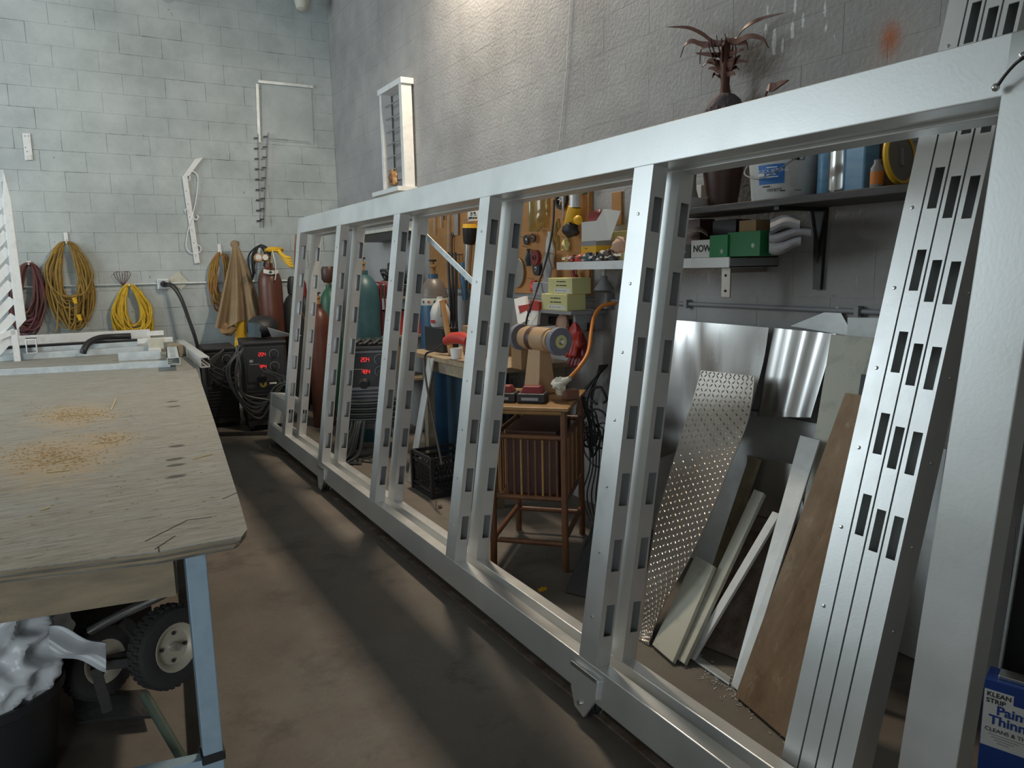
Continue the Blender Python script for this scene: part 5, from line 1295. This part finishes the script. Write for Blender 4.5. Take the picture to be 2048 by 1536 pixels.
for i,(x,y) in enumerate(((925,520),(934,600))):
    pass
MB_ = MB().tube([hang(938,540,.008),hang(937,560,.008),hang(935,584,.008)], .008, 8)
tag(MB_.build('steel_wand', m_steel, smooth=True), 'thin bright steel wand hanging behind the gate post', 'wand')
# cable hanging from the wire wheel down to the bench
tag(MB().tube(catmull([hang(1108,400,.09),hang(1106,450,.11),hang(1095,510,.15),hang(1075,575,.215),at(1062,612,X=2.475),at(1052,650,X=2.47),V(2.47,at(1050,690,X=2.47).y,BZ+.006)],6), .007, 8).build('hanging_cable', m_black, smooth=True), 'black cable hanging across the tool board to the bench', 'cable')
# green clamp, red cord
for i,(x,lab) in enumerate(((1137,'green spring clamp at the top of the tool board near the grinder'),(1170,'green spring clamp at the right corner of the tool board'))):
    t = thing('spring_clamp', lab, 'clamp', hang(x,388,.05), group='green spring clamps')
    for s in (-1,1): MB().tube([hang(x,370,.05),hang(x+s*4,380,.05),hang(x+s*2,388,.05)], [.012,.010,.007], 8).build('jaw', m_greenc, t, smooth=True)
t = thing('red_clamp', 'dark red bar clamp hanging below the white shelf', 'clamp', hang(1150,585,.04))
MB().tube([hang(1146,542,.05),hang(1150,555,.05),hang(1148,572,.05)], [.018,.022,.012], 10).build('jaw', m_redd, t, smooth=True)
MB().bar(hang(1152,535,.05), hang(1150,588,.05), .014, .006).build('bar', m_rustysteel, t)

# green-topped lamp / funnel on the wall right of the board
c = at(1208,575,X=2.72); t = thing('clamp_lamp', 'dark bell clamp lamp on the wall under the white shelf', 'lamp', c-V(0,0,.05))
MB().lathe([(.02,.07),(.024,.04),(.055,.0),(.062,-.015),(.058,-.015),(.05,0),(.018,.03)], c, 24).build('shade', m_grey, t, smooth=True)
MB().cyl(c+V(0,0,.06), V(c.x,c.y,LSz-.0445), .012, n=10).build('arm', m_alu_dull, t, smooth=True)

# ================================================================== bench with clutter
bn = thing('work_bench', 'wooden work bench with splintered front edge below the tool board', 'bench', (2.5,4.9,0))
MB().box((2.20,3.98,BZ-.035),(XW-.01,5.385,BZ)).build('top', M('bench_wood',(.24,.17,.10),.75,col2=(.34,.26,.17),scale=6,stretch=(1,3,1)), bn, bev=.003)
for x,y in ((2.26,4.05),(2.75,4.05),(2.26,5.1),(2.75,5.1)): MB().box((x-.03,y-.03,0),(x+.03,y+.03,BZ-.035)).build('leg', m_lumber, bn)
MB().box((2.23,4.0,BZ-.12),(2.26,5.1,BZ-.035)).build('apron', m_lumber, bn)
def onb(x, X=2.45, Y=None): return at(x,680,X=X).y
jg = thing('plastic_jug', 'milky plastic jug with red label on the bench', 'jug', V(2.43,at(880,650,X=2.43).y,1.02)); y = at(880,650,X=2.43).y-.01
jz = at(880,655,X=2.38).z
one((850,660,886,700), 2.345, .13, 'black_tool_case', 'black tool case carrying the white jug on the bench', 'case', m_black, zb=BZ+.001, zt=jz-.001)
jg.location = (2.43,y,jz)
MB().lathe([(.07,jz),(.078,jz+.02),(.078,jz+.11),(.06,jz+.16),(.025,jz+.2),(.022,jz+.23),(0,jz+.232)], (2.43,y,0), 22).build('body', m_plastic, jg, smooth=True)
MB().tube(catmull([V(2.42,y-.03,jz+.2),V(2.39,y-.085,jz+.18),V(2.39,y-.095,jz+.12),V(2.40,y-.07,jz+.09)],4), .012, 8).build('grip', m_plastic, jg, smooth=True)
MB().box((2.348,y-.045,jz+.03),(2.354,y+.0,jz+.055)).build('label_print', m_inkred, jg)
a, b2 = at(884,602,X=2.322), at(902,690,X=2.315); b2.z = BZ+.004
t = MB().cyl(a, b2, .022, n=14).build('wooden_mallet_handle', m_bamboo_l, smooth=True); tag(t, 'pale wooden handle leaning against the white jug', 'handle')
rd = thing('red_drill', 'red cordless drill lying at the bench front', 'drill', (2.35,at(905,690,X=2.35).y,BZ+.001))
MB().tube([at(893,682,X=2.21),at(905,676,X=2.215),at(925,676,X=2.23),at(938,682,X=2.24)], [.032,.04,.044,.04], 14).build('motor', m_red, rd, smooth=True)
MB().tube([at(936,682,X=2.24),at(938,698,X=2.245),at(937,708,X=2.25)], [.03,.028,.035], 12).build('grip', m_redd, rd, smooth=True)
MB().tube(catmull([at(893,684,X=2.20),at(870,700,X=2.17),at(850,712,X=2.16),at(852,760,X=2.10),at(868,850,X=2.02),at(884,930,X=1.93)],6), .008, 6).build('power_cord', m_black, rd, smooth=True)
pcup = MB().lathe([(0,BZ+.001),(.035,BZ+.001),(.043,BZ+.075),(.039,BZ+.075),(.031,BZ+.01),(0,BZ+.01)], (2.265,at(912,700,X=2.265).y,0), 20).build('white_tub', m_white, smooth=True); tag(pcup, 'white plastic tub beneath the red drill', 'tub')
one((948,640,965,655), 2.42, .06, 'orange_case', 'orange plastic case glimpsed between the gate posts', 'case', m_orange, zb=BZ+.001, zt=BZ+.22)
one((925,655,985,700), 2.5, .2, 'cardboard_box', 'worn cardboard box on the bench behind the red drill', 'box', m_card, zb=BZ+.001)
# packets
pk = thing('red_packet', 'white and red paper packet standing by the bench grinder', 'packet', at(1050,640,X=2.55))
MB().poly([at(1028,598,X=2.55),at(1050,592,X=2.55),at(1056,640,X=2.5),at(1036,650,X=2.5)], (.02,0,0)).build('white_sheet', m_paper, pk)
MB().poly([at(1036,612,X=2.52),at(1058,608,X=2.52),at(1060,625,X=2.52),at(1040,628,X=2.52)], (.02,0,0)).build('red_panel', m_red, pk)
MB().poly([at(1060,600,X=2.53),at(1078,604,X=2.53),at(1078,622,X=2.53),at(1059,620,X=2.53)], (.02,0,0)).build('red_panel', m_red, pk)
MB().poly([at(1058,620,X=2.53),at(1077,622,X=2.53),at(1074,650,X=2.5),at(1054,650,X=2.5)], (.02,0,0)).build('clear_pocket', m_plastic, pk)
# ledge on the wall carrying the yellow cartons
lz = at(1110,587,X=2.62).z
lg = thing('wall_ledge', 'narrow grey ledge under the pale yellow cartons', 'ledge', (2.7,4.0,lz-.22))
y0_, y1_ = at(1135,620,X=2.55).y, at(1060,620,X=2.55).y
l2 = at(1110,621,X=2.55).z
MB().box((2.54,y0_-.05,l2-.02),(XW,y1_+.15,l2)).build('board', m_grey, lg)
for y in (y0_, y1_): MB().box((2.60,y-.012,l2-.12),(XW,y+.012,l2-.02)).build('support', m_grey, lg)
for k,(rect,Xf,dep,zb,lab) in enumerate((((1083,588,1134,621),2.55,.14,l2+.001,'pale yellow carton printed with numbers, lower of two stacked'),((1096,556,1144,588),2.56,.14,None,'pale yellow carton printed with numbers, upper of two stacked'))):
    b = MB(); zt = at(1110,588,X=2.55).z if k == 0 else None
    if k == 1: zb = at(1110,588,X=2.55).z+.001
    base = rbox(b, rect, Xf, dep, zb, zt)
    t = thing('yellow_carton', lab, 'carton', base, group='pale yellow cartons'); b.build('body', m_ybox, t, bev=.003)
    hz = .075; x0 = at(rect[0],rect[3],X=Xf).y; wd = x0-at(rect[2],rect[3],X=Xf).y
    bz = base.z
    for s0,s1,zz_ in ((.38,.47,.072),(.49,.68,.072),(.70,.75,.072),(.36,.46,.048),(.49,.78,.048)): MB().box((Xf-.0012,x0-wd*s1,bz+zz_),(Xf,x0-wd*s0,bz+zz_+.006)).build('print_line', m_ink, t)
    MB().box((Xf-.0008,x0-wd*.92,bz+.008),(Xf,x0-wd*.28,bz+.034)).build('white_field', m_paper, t)
    text('4', .022, m_ink, t, V(Xf-.0015,x0-wd*.34,bz+.013), (0,-1,0), (0,0,1))
    for s0,s1 in ((.44,.56),(.60,.76)): MB().box((Xf-.0013,x0-wd*s1,bz+.018),(Xf,x0-wd*s0,bz+.022)).build('print_line', m_grey, t)
pw_ = one((1065,565,1096,590), 2.6, .08, 'grey_switch_box', 'grey metal switch box left of the yellow cartons', 'switch box', m_grey)

# ================================================================== bamboo stand with bench grinder
SZ = .86
sc = V(2.10, 3.29, 0); rz = math.radians(-45)
bs = thing('bamboo_stand', 'bamboo stand with slatted sides carrying the bench grinder', 'stand', sc, (0,0,rz))
hw, hd = .185, .26
def tubeL(p0, p1, r, nm, mt=m_bamboo, n=10, par=bs): return MB().cyl(p0, p1, r, n=n).build(nm, mt, par, smooth=True, local=True)
for sx in (-1,1):
    for sy in (-1,1):
        k = 1.0
        tubeL(V(sx*hw*1.04,sy*hd*1.06,0), V(sx*hw,sy*hd,SZ-.02), .018, 'leg')
for sy in (-1,1):
    for z in (SZ-.03, SZ-.16, .38, .14): tubeL(V(-hw,sy*hd,z), V(hw,sy*hd,z), .014, 'rail', m_bamboo_l if z > .8 else m_bamboo)
    for i in range(9): tubeL(V(-hw+.035+i*.0375,sy*hd,.38), V(-hw+.035+i*.0375,sy*hd,SZ-.16), .006, 'slat', m_bamboo_l if i % 3 == 0 else m_bamboo, 6)
for sx in (-1,1):
    for z in (SZ-.03, SZ-.16, .36, .16): tubeL(V(sx*hw,-hd,z), V(sx*hw,hd,z), .014, 'rail')
    for i in range(10): tubeL(V(sx*hw,-hd+.06+i*.045,.36), V(sx*hw,-hd+.06+i*.045,SZ-.16), .006, 'slat', m_bamboo_l if i % 3 == 1 else m_bamboo, 6)
MB().box((-hw-.03,-hd-.03,SZ-.018),(hw+.03,hd+.03,SZ)).build('top', m_bamboo_l, bs, local=True, bev=.004)
MB().box((-hw+.02,-hd+.02,.37),(hw-.02,hd-.02,.385)).build('lower_shelf', m_bamboo, bs, local=True)
MB().box((-hw+.05,-hd+.05,.386),(hw-.05,hd-.05,SZ-.14)).build('dark_fill_box', m_pot, bs, local=True)  # dark box added so the inside of the stand looks shaded
gr = thing('bench_grinder', 'tan bench grinder with two grey wheels on the bamboo stand', 'bench grinder', V(2.22,3.42,SZ))
gz = at(1118,683,Y=3.24).z; g1 = at(1118,683,Y=3.24); g2 = V(g1.x-.01, 3.62, gz)
ay = (g2-g1).normalized()
MB().cyl(g1+ay*.07, g2-ay*.07, .068, n=30).build('motor_body', m_tanmet, gr, smooth=True, bev=.01)
for s,e in ((.05,.072),(.305,.33)): MB().cyl(g1+ay*s, g1+ay*e, .06, n=26).build('end_bell', m_tanmet, gr, smooth=True)
MB().lathe([(.0685,0),(.069,.001),(.069,.045),(.0685,.046)], g1+ay*.20, 30, Vector((0,0,1)).rotation_difference(ay).to_matrix().to_4x4()).build('name_plate', m_pot, gr, smooth=True)
qa = Vector((0,0,1)).rotation_difference(ay).to_matrix().to_4x4()
for cpt in (g1, g2):
    wl_ = MB().lathe([(0,-.018),(.074,-.018),(.076,-.014),(.076,.014),(.074,.018),(0,.018)], cpt, 34, qa).build('grinding_wheel', m_grind, gr, smooth=True)
    MB().lathe([(.018,-.019),(.036,-.019),(.036,-.0215),(.018,-.0215),(.018,-.019)], cpt, 24, qa).build('paper_washer', m_ybox, wl_, smooth=True)
    MB().lathe([(0,-.034),(.010,-.034),(.012,-.03),(.018,-.018),(0,-.018)], cpt, 16, qa).build('arbor_nut', m_steel, wl_, smooth=True)
md = g1.lerp(g2,.5)
MB().hexa([V(md.x-.06,md.y-.08,SZ+.001),V(md.x+.06,md.y-.08,SZ+.001),V(md.x+.06,md.y+.08,SZ+.001),V(md.x-.06,md.y+.08,SZ+.001),V(md.x-.035,md.y-.06,gz-.05),V(md.x+.035,md.y-.06,gz-.05),V(md.x+.035,md.y+.06,gz-.05),V(md.x-.035,md.y+.06,gz-.05)]).build('pedestal', m_tanmet, gr, bev=.006)
gr.location.xy = md.xy
for ch in gr.children: ch.location.x -= (md.x-2.22); ch.location.y -= (md.y-3.42)
for k,(x,y,zt,lab) in enumerate(((2.005,3.195,.10,'black and red battery charger nearest the grinder on the stand'),(1.895,3.31,.12,'red and black battery charger at the stand corner'))):
    t = thing('battery_charger', lab, 'charger', (x,y,SZ+.001), (0,0,rz), 'battery chargers')
    MB().box((-.075,-.055,0),(.075,.055,.05)).build('case', m_black, t, local=True, bev=.008)
    MB().hexa([(-.06,-.045,.05),(.06,-.045,.05),(.06,.045,.05),(-.06,.045,.05),(-.045,-.03,.085),(.045,-.03,.085),(.045,.03,.085),(-.045,.03,.085)]).build('battery', m_redd, t, local=True, bev=.006)
    MB().box((-.05,-.0565,.015),(.04,-.0545,.03)).build('badge', m_grey, t, local=True)
bk_ = MB().box((-.05,-.035,0),(.05,.035,.05)).v
rb = MB().hexa([V(2.17,3.12,SZ+.001),V(2.25,3.12,SZ+.001),V(2.25,3.18,SZ+.001),V(2.17,3.18,SZ+.001),V(2.17,3.12,SZ+.05),V(2.25,3.12,SZ+.05),V(2.25,3.18,SZ+.05),V(2.17,3.18,SZ+.05)]).build('grinding_stone', M('red_stone',(.22,.10,.07),.8), bev=.004)
tag(rb, 'reddish rubbing stone below the grinder wheel', 'stone')
t = thing('red_gloves', 'red and tan work gloves heaped behind the bench grinder', 'gloves', at(1150,720,X=2.66))
for k,(x,y,mt) in enumerate(((1150,670,m_red),(1160,690,m_redd),(1125,650,m_skin))):
    p = at(x,y,X=2.60+.03*k); b = MB().blob(p, (.035,.06,.075), 14, 10, .25, 2, 8+k)
    for i in range(4):
        d = V(-.01,.035-.024*i,0); b.tube(catmull([p+d+V(0,0,-.03), p+d*1.4+V(-.02,0,-.09), p+d*1.5+V(-.03,.01,-.14+.01*abs(i-1.5))],4), [.017]*8+[.010], 8)
    b.tube(catmull([p+V(0,-.05,0), p+V(-.03,-.08,-.03), p+V(-.035,-.085,-.07)],4), [.018]*8+[.011], 8)
    b.build('glove', mt, t, smooth=True)
MB().bar(at(1100,640,X=2.70), at(1185,655,X=2.70), .03, .05, up=(0,0,1)).build('hanging_rail', m_blackm, t)
b = thing('carton_of_discs', 'small tan carton standing left of the bench grinder', 'carton', (2.36,3.93,BZ))
t = b; bb = MB(); rbox(bb, (1022,662,1042,704), 2.33, .12, BZ+.001); bb.build('body', m_card, t); t.location.z = BZ+.001
for ch in t.children: ch.location.z -= .001
# orange cord and tap
oc = thing('orange_cable', 'orange extension cord looping from the wall to the tap on the stand', 'cord', at(1110,775,X=2.1))
MB().tube(catmull([at(1232,606,X=2.62),at(1205,612,X=2.55),at(1190,630,X=2.5),at(1183,660,X=2.45),at(1176,705,X=2.36),at(1158,735,X=2.26),at(1138,757,X=2.16)],6), .011, 10).build('cord', m_orange, oc, smooth=True)
tapc = at(1118,768,X=2.12)
MB().blob(tapc, (.035,.05,.035), 14, 10, .5, 2.2, 2).build('three_way_tap', m_cream, oc, smooth=True)
MB().tube([at(1140,757,X=2.14),at(1128,763,X=2.13)], [.012,.022], 10).build('plug', m_cream, oc, smooth=True)
MB().tube([tapc, at(1120,790,X=2.12)], [.02,.016], 10).build('plug', m_cream, oc, smooth=True)
def clear(pt, m=.25, n=.33):     # keep the cables outside the stand's footprint
    dx, dy = pt.x-sc.x, pt.y-sc.y; lx, ly = (dx-dy)*.70711, (dx+dy)*.70711
    if pt.z < SZ+.09 and -m < lx < m and -n < ly < n:
        if n-ly < m-lx: ly = n
        else: lx = m
    return V(sc.x+(lx+ly)*.70711, sc.y+(ly-lx)*.70711, pt.z)
def clear_path(pts): return [clear(q) for q in catmull(pts, 8)]
b = MB(); rnd = random.Random(21)
for i in range(6):
    J = lambda k: V(rnd.uniform(-.03,.03)*k, rnd.uniform(-.05,.05)*k, rnd.uniform(-.06,.06)*k)
    b.tube(clear_path([at(1139+i*2,790,X=2.20), at(1152+i*5,840,X=2.36)+J(.6), at(1165+i*4,905,X=2.5)+J(1.3), at(1185,870,X=2.6)+J(1), at(1180-i*4,800,X=2.7)+J(.6), at(1200+i*3,730,X=2.76)]), rnd.choice((.005,.007)), 6)
for i in range(9):
    c0 = at(rnd.uniform(1160,1205), rnd.uniform(790,930), X=rnd.uniform(2.6,2.75)); r_ = rnd.uniform(.06,.14); a0 = rnd.uniform(0,6)
    b.tube(clear_path([c0+V(rnd.uniform(-.02,.02), r_*math.cos(a0+k*.8), r_*.9*math.sin(a0+k*.8)+rnd.uniform(-.02,.02)) for k in range(8)]), rnd.choice((.004,.006,.008)), 6)
for i in range(5):
    b.tube(clear_path([at(1175+i*8,860,X=2.72), at(1180+i*6,930,X=2.66), at(1165+i*9,990,X=2.6), at(1180+i*5,1040,X=2.5)]), .005, 6)
t = b.build('tangled_cables', m_black, smooth=True); tag(t, 'tangle of black cables hanging beside the bamboo stand', 'cable')
# blue machine, crate and bits on the floor behind the gate
bm_ = thing('blue_machine', 'tall dark blue welding power source on wheels behind the crate', 'machine', (2.48,4.83,0))
MB().box((2.30,4.66,.12),(2.66,5.0,.80)).build('cabinet', m_navy, bm_, bev=.012)
MB().box((2.295,4.65,.80),(2.665,5.01,.81)).build('lid', m_grey, bm_, bev=.006)
for s in (2.30,2.66): MB().cyl((s-.025,4.76,.10),(s+.025,4.76,.10),.10,n=22).build('wheel', m_rubber, bm_, smooth=True)
wy = M('yellow_wheel',(.40,.22,.12),.6); MB().cyl((2.60,4.64,.13),(2.60,4.60,.13),.11,n=24).build('wheel', wy, bm_, smooth=True)
MB().box((2.53,4.656,.70),(2.62,4.66,.78)).build('paper_label', m_cream, bm_); MB().box((2.52,4.656,.40),(2.62,4.66,.50)).build('vent', m_dark, bm_)
for z in (.39,.51): MB().box((2.52,4.654,z),(2.62,4.658,z+.006)).build('vent_edge', m_grey, bm_)
MB().poly([V(2.32,4.657,.60),V(2.36,4.657,.60),V(2.35,4.657,.64),V(2.33,4.657,.65)],(0,.002,0)).build('logo_mark', m_wink, bm_)
bm_.location.x += .06
cr_ = thing('milk_crate', 'black plastic milk crate standing on the floor behind the gate', 'crate', (2.14,4.62,0), (0,0,0))
cw = .165
for sx in (-1,1):
    for sy in (-1,1): MB().box((2.14+sx*cw-.014,4.62+sy*cw-.014,.0),(2.14+sx*cw+.014,4.62+sy*cw+.014,.28)).build('corner_post', m_black, cr_)
for z0,z1 in ((.26,.285),(.22,.235),(.0,.03),(.05,.062)):
    for s in (-1,1):
        MB().box((2.14-cw,4.62+s*cw-.008,z0),(2.14+cw,4.62+s*cw+.008,z1)).build('band', m_black, cr_)
        MB().box((2.14+s*cw-.008,4.62-cw,z0),(2.14+s*cw+.008,4.62+cw,z1)).build('band', m_black, cr_)
for s in (-1,1):
    for i in range(-5,6):
        o = i*.03
        for dgn in (-1,1):
            MB().bar((2.14+o-.03*dgn*1.3 if abs(o-.039*dgn)<cw and abs(o+.039*dgn)<cw else 2.14+o,4.62+s*cw,.06),(2.14+o+.03*dgn*1.3 if abs(o-.039*dgn)<cw and abs(o+.039*dgn)<cw else 2.14+o,4.62+s*cw,.22), .006,.006).build('lattice', m_black, cr_)
            MB().bar((2.14+s*cw,4.62+o-.03*dgn*1.3 if abs(o-.039*dgn)<cw and abs(o+.039*dgn)<cw else 4.62+o,.06),(2.14+s*cw,4.62+o+.03*dgn*1.3 if abs(o-.039*dgn)<cw and abs(o+.039*dgn)<cw else 4.62+o,.22), .006,.006).build('lattice', m_black, cr_)
MB().box((2.14-cw,4.62-cw,.004),(2.14+cw,4.62+cw,.012)).build('base', m_black, cr_)
t = MB().poly([at(838,830,X=2.0),at(850,720,X=2.25),at(852,720,X=2.25),at(862,960,X=2.0),at(855,968,X=2.0)][0:0]+[V(1.99,4.95,.004),V(1.99,4.85,.004),V(2.192,4.85,.91),V(2.192,4.95,.91)], (.01,0,.0)).build('grey_flat_bar', m_alu_dull); tag(t, 'grey flat bar leaning on the dark blue machine', 'bar')
# far bench end: red rags, rusty box, shelf over cylinders
hood = thing('wall_cabinet', 'narrow white cabinet end on the wall over the gas cylinders', 'cabinet', (2.6,6.9,1.75))
a = at(735,462,X=2.55); a2 = at(785,462,X=2.55)
MB().box((2.55,a2.y,a.z-.03),(XW,a.y+.3,a.z)).build('shelf_board', m_cream, hood)
MB().box((2.57,a2.y+.02,a.z-.10),(XW,a.y+.28,a.z-.03)).build('dark_rail', m_blackm, hood)
t = thing('tool_rack', 'rough wooden rack with boards behind the gate posts', 'rack', (2.6,6.6,0))
for y in (6.25,7.0): MB().box((2.46,y-.02,0),(2.50,y+.02,1.42)).build('upright', m_lumber, t)
for z in (.55,.95,1.3): MB().box((2.46,6.2,z),(XW-.01,7.05,z+.02)).build('board', m_lumber, t)
for i,(y0,y1,z0,hh,mt,nm,lab,cat) in enumerate(((6.28,6.52,.971,.22,m_red,'red_crate','red plastic crate on the rough wooden rack','crate'),(6.6,6.95,.971,.2,m_pot,'brown_box','dark brown box on the rough wooden rack','box'),(6.3,6.9,1.321,.09,m_blackm,'black_tray','flat black tray on top of the rough rack','tray'))):
    q = thing(nm, lab, cat, (2.64,(y0+y1)/2,z0)); MB().box((2.50,y0,z0),(2.78,y1,z0+hh)).build('body', mt, q, bev=.008)
    MB().box((2.495,y0-.008,z0+hh-.03),(2.785,y1+.008,z0+hh)).build('rim', mt, q, bev=.004)
t = thing('cable_tangle', 'tangle of dark cables and wires heaped on the rough rack', 'cable', (2.62,6.6,1.412)); rnd = random.Random(11)
b = MB()
for i in range(22):
    c0 = V(2.62+rnd.uniform(-.07,.07),6.6+rnd.uniform(-.22,.22),1.432)
    b.tube(catmull([c0, c0+V(rnd.uniform(-.06,.06),rnd.uniform(-.1,.1),rnd.uniform(.06,.2)), c0+V(rnd.uniform(-.06,.06),rnd.uniform(-.15,.15),rnd.uniform(.04,.16)), V(2.62+rnd.uniform(-.1,.1),c0.y+rnd.uniform(-.08,.08),1.436)],5), rnd.choice((.006,.009,.012)), 6)
b.build('dark_strands', m_darkc, t, smooth=True)
b = MB()
for i in range(8):
    c0 = V(2.53+rnd.uniform(-.01,.03),6.6+rnd.uniform(-.26,.26),1.424); y2 = c0.y+rnd.uniform(-.08,.08)
    b.tube(catmull([c0, V(2.475,c0.y+.01,1.452), V(2.432,y2,1.40), V(2.432,y2,1.22), V(2.436,y2+rnd.uniform(-.08,.08),.95)],5), .007, 6)
b.build('red_strands', m_redd, t, smooth=True)
t = thing('black_hoses', 'pair of black hoses hanging on the wall beside the blue cylinder', 'hose', V(2.75,5.3,1.0))
for k in range(3):
    MB().tube([at(896+k*7,509,X=2.72),V(PX_+.002,at(896+k*7,509,X=2.72).y,at(896+k*7,509,X=2.72).z)], .005, 6).build('hook_pin', m_blackm, t)
    MB().tube(catmull([at(896+k*7,505,X=2.72),at(898+k*7,560,X=2.71),at(902+k*5,620,X=2.70),at(898+k*8,665,X=2.69)],5), .013, 8).build('hose', m_black, t, smooth=True)
wn = MB().tube([at(926,525,X=2.74),at(928,560,X=2.74),at(930,600,X=2.74)], [.03,.034,.02], 12).build('blue_torch', m_bluec, smooth=True); tag(wn, 'blue bodied torch hanging beside the cordless tool', 'torch')
# small things on the floor
for (x,y,mt,nm,lab,cat) in ((1085,1181,m_yellow,'yellow_clip','small yellow clip lying on the floor behind the gate','clip'),(872,1018,m_steel,'bolt','loose steel bolt standing on the floor behind the gate','bolt')):
    p = at(x,y,Z=0); t = thing(nm, lab, cat, p)
    if nm == 'bolt':
        MB().cyl(p+V(0,0,.0), p+V(0,0,.05), .008, n=10).build('shank', m_steel, t); MB().cyl(p+V(.02,0,.012), p+V(.04,0,.012), .012, n=6).build('head', m_rustysteel, t)
    else:
        MB().box((p.x-.022,p.y-.006,0),(p.x+.022,p.y+.006,.012)).build('body', m_yellow, t); MB().box((p.x-.004,p.y-.009,0),(p.x+.004,p.y+.009,.016)).build('tab', m_yellow, t)
b = MB(); rnd = random.Random(5)
for i in range(260):
    x = rnd.gauss(1490,75); y = 1400+ (x-1490)*.72+rnd.gauss(-6,16); p = at(x,y,Z=.001)
    a = rnd.uniform(0,6.28); d = V(math.cos(a),math.sin(a),0)*rnd.uniform(.002,.007)
    b.bar(p-d, p+d+V(0,0,.003), .002, .0015)
o = b.build('metal_shavings', m_white); o['label'] = 'bright metal shavings scattered on the floor below the boards'; o['category'] = 'shavings'; o['kind'] = 'stuff'
b = MB().tube(catmull([at(540,885,Z=.008),at(545,900,Z=.008),at(575,908,Z=.008),at(590,898,Z=.008),at(570,885,Z=.008)],6), .007, 6)
tag(b.build('floor_cable', m_rustysteel, smooth=True), 'brown cable loop on the floor at the gate tail', 'cable')
b = MB().tube(catmull([at(592,470,X=1.72),at(590,500,X=1.68),at(590,560,X=1.66),at(598,610,X=1.66),at(610,640,X=1.7),at(612,680,X=1.7)],6), .006, 6)
tag(b.build('gate_cord', m_bamboo, smooth=True), 'brown cord hanging over the far end of the gate', 'cord')
# low steel angle on the floor by the welders
a, b2 = at(440,870,Z=.01), at(535,868,Z=.01)
tag(MB().bar(a+V(0,0,.01), b2+V(0,0,.01), .04, .03, up=(0,0,1)).build('floor_angle', m_blackm), 'black steel angle lying on the floor before the welders', 'angle')

# ================================================================== ladder rack on the right wall over the gate
lr = thing('ladder_rack', 'white ladder-like rack with thin rungs on the wall above the gate', 'rack', at(790,395,X=2.75))
p0, p1 = at(770,193,X=2.76), at(778,385,X=2.76); p2, p3 = at(810,190,X=2.76), at(812,385,X=2.76)
yl, yr = p0.y, p2.y; zt, zb_ = p0.z, p1.z
MB().box((2.70,yl-.05,zb_-.0),(2.80,yl,zt)).build('side_rail', m_white, lr); MB().box((2.70,yr-.06,zb_-.1),(2.80,yr,zt)).build('side_rail', m_white, lr)
MB().box((2.69,yr-.08,zt),(XW,yl+.02,zt+.05)).build('cap', m_white, lr)
for i in range(7):
    z = zt-.11-i*(zt-zb_)/7.6; MB().cyl((2.74,yl+.0,z),(2.74,yr,z), .007, n=8).build('rung', m_grey, lr)
MB().box((2.62,yr-.08,zb_-.04),(XW,yl+.1,zb_)).build('foot_shelf', m_white, lr)
sk = thing('wood_carving', 'small orange-brown carved wooden figure on the ladder rack', 'carving', at(787,385,X=2.68))
c = at(787,368,X=2.68)
MB().blob(c, (.04,.07,.09), 14, 12, .5, 2.4, 3, floor=zb_+.001).build('figure', m_bamboo_l, sk, smooth=True)
MB().blob(c+V(-.03,-.02,.02), (.02,.03,.05), 10, 8, .4, 2, 5).build('brown_face', m_bamboo, sk, smooth=True)
sk.location.z = zb_

# ================================================================== far right: dark board and paint thinner can
E0, E1 = at(1999,1345,Y=1.10), at(2046,1050,Y=1.06)
dE = (E1-E0)/(E1.z-E0.z); Eb, Et = E0-dE*(E0.z-.003), E0+dE*(1.8-E0.z)
dbd = thing('dark_panel', 'black panel with pale edge behind the gate end post', 'panel', Eb)
sx, tx = V(.24,-.30,0), V(.006,.010,0)
MB().hexa([Eb, Eb+sx, Eb+sx+tx, Eb+tx, Et, Et+sx, Et+sx+tx, Et+tx]).build('board', m_black, dbd)
MB().bar(Eb, Et, .008, .014).build('pale_edge', m_galv, dbd)
ca = at(1966,1400,Y=1.03); cbv = V(ca.x+.055,.86,0); ca = V(ca.x,1.03,0); dn = (cbv-ca).normalized(); bk2 = V(-dn.y,dn.x,0)
if bk2.y < 0: bk2 = -bk2
pc_ = thing('paint_thinner_can', 'blue and white rectangular paint thinner can beside the gate end', 'can', ca+dn*.09+bk2*.045)
def canq(s0, s1, z0, z1, d0, d1, nm, mt, par=pc_):
    pts = [ca+dn*s0+bk2*d0, ca+dn*s1+bk2*d0, ca+dn*s1+bk2*d1, ca+dn*s0+bk2*d1]
    return MB().hexa([p+V(0,0,z0) for p in pts]+[p+V(0,0,z1) for p in pts]).build(nm, mt, par, bev=.002)
CZ = at(1985,1362,Y=1.01).z
canq(0,.18,0,CZ,0,.09,'body', M('can_blue_enamel',(.02,.06,.26),.35))
canq(.002,.178,CZ-.21,CZ-.06,-.001,0,'white_label', m_paper)
canq(.002,.075,CZ-.061,CZ-.03,-.001,0,'logo_field', m_paper)
canq(.03,.10,CZ,CZ+.012,.02,.07,'spout_ring', m_steel); canq(.11,.15,CZ,CZ+.02,.03,.07,'red_cap', m_redd)
zz = V(0,0,1)
text('KLEAN\nSTRIP', .020, m_ink, pc_, ca+dn*.008+zz*(CZ-.050)-bk2*.0016, dn, zz, bold=.0004)
text('Paint', .040, m_inkblue, pc_, ca+dn*.035+zz*(CZ-.102)-bk2*.0018, dn, zz, bold=.001)
text('Thinner', .040, m_inkblue, pc_, ca+dn*.018+zz*(CZ-.135)-bk2*.0018, dn, zz, bold=.001)
text('CLEANS & THINS', .017, m_ink, pc_, ca+dn*.010+zz*(CZ-.160)-bk2*.0018, dn, zz)
for k in range(4): canq(.02+.008*k,.11-.012*k,CZ-.170-.008*k,CZ-.1675-.008*k,-.0018,-.001,'print_line', m_grey)
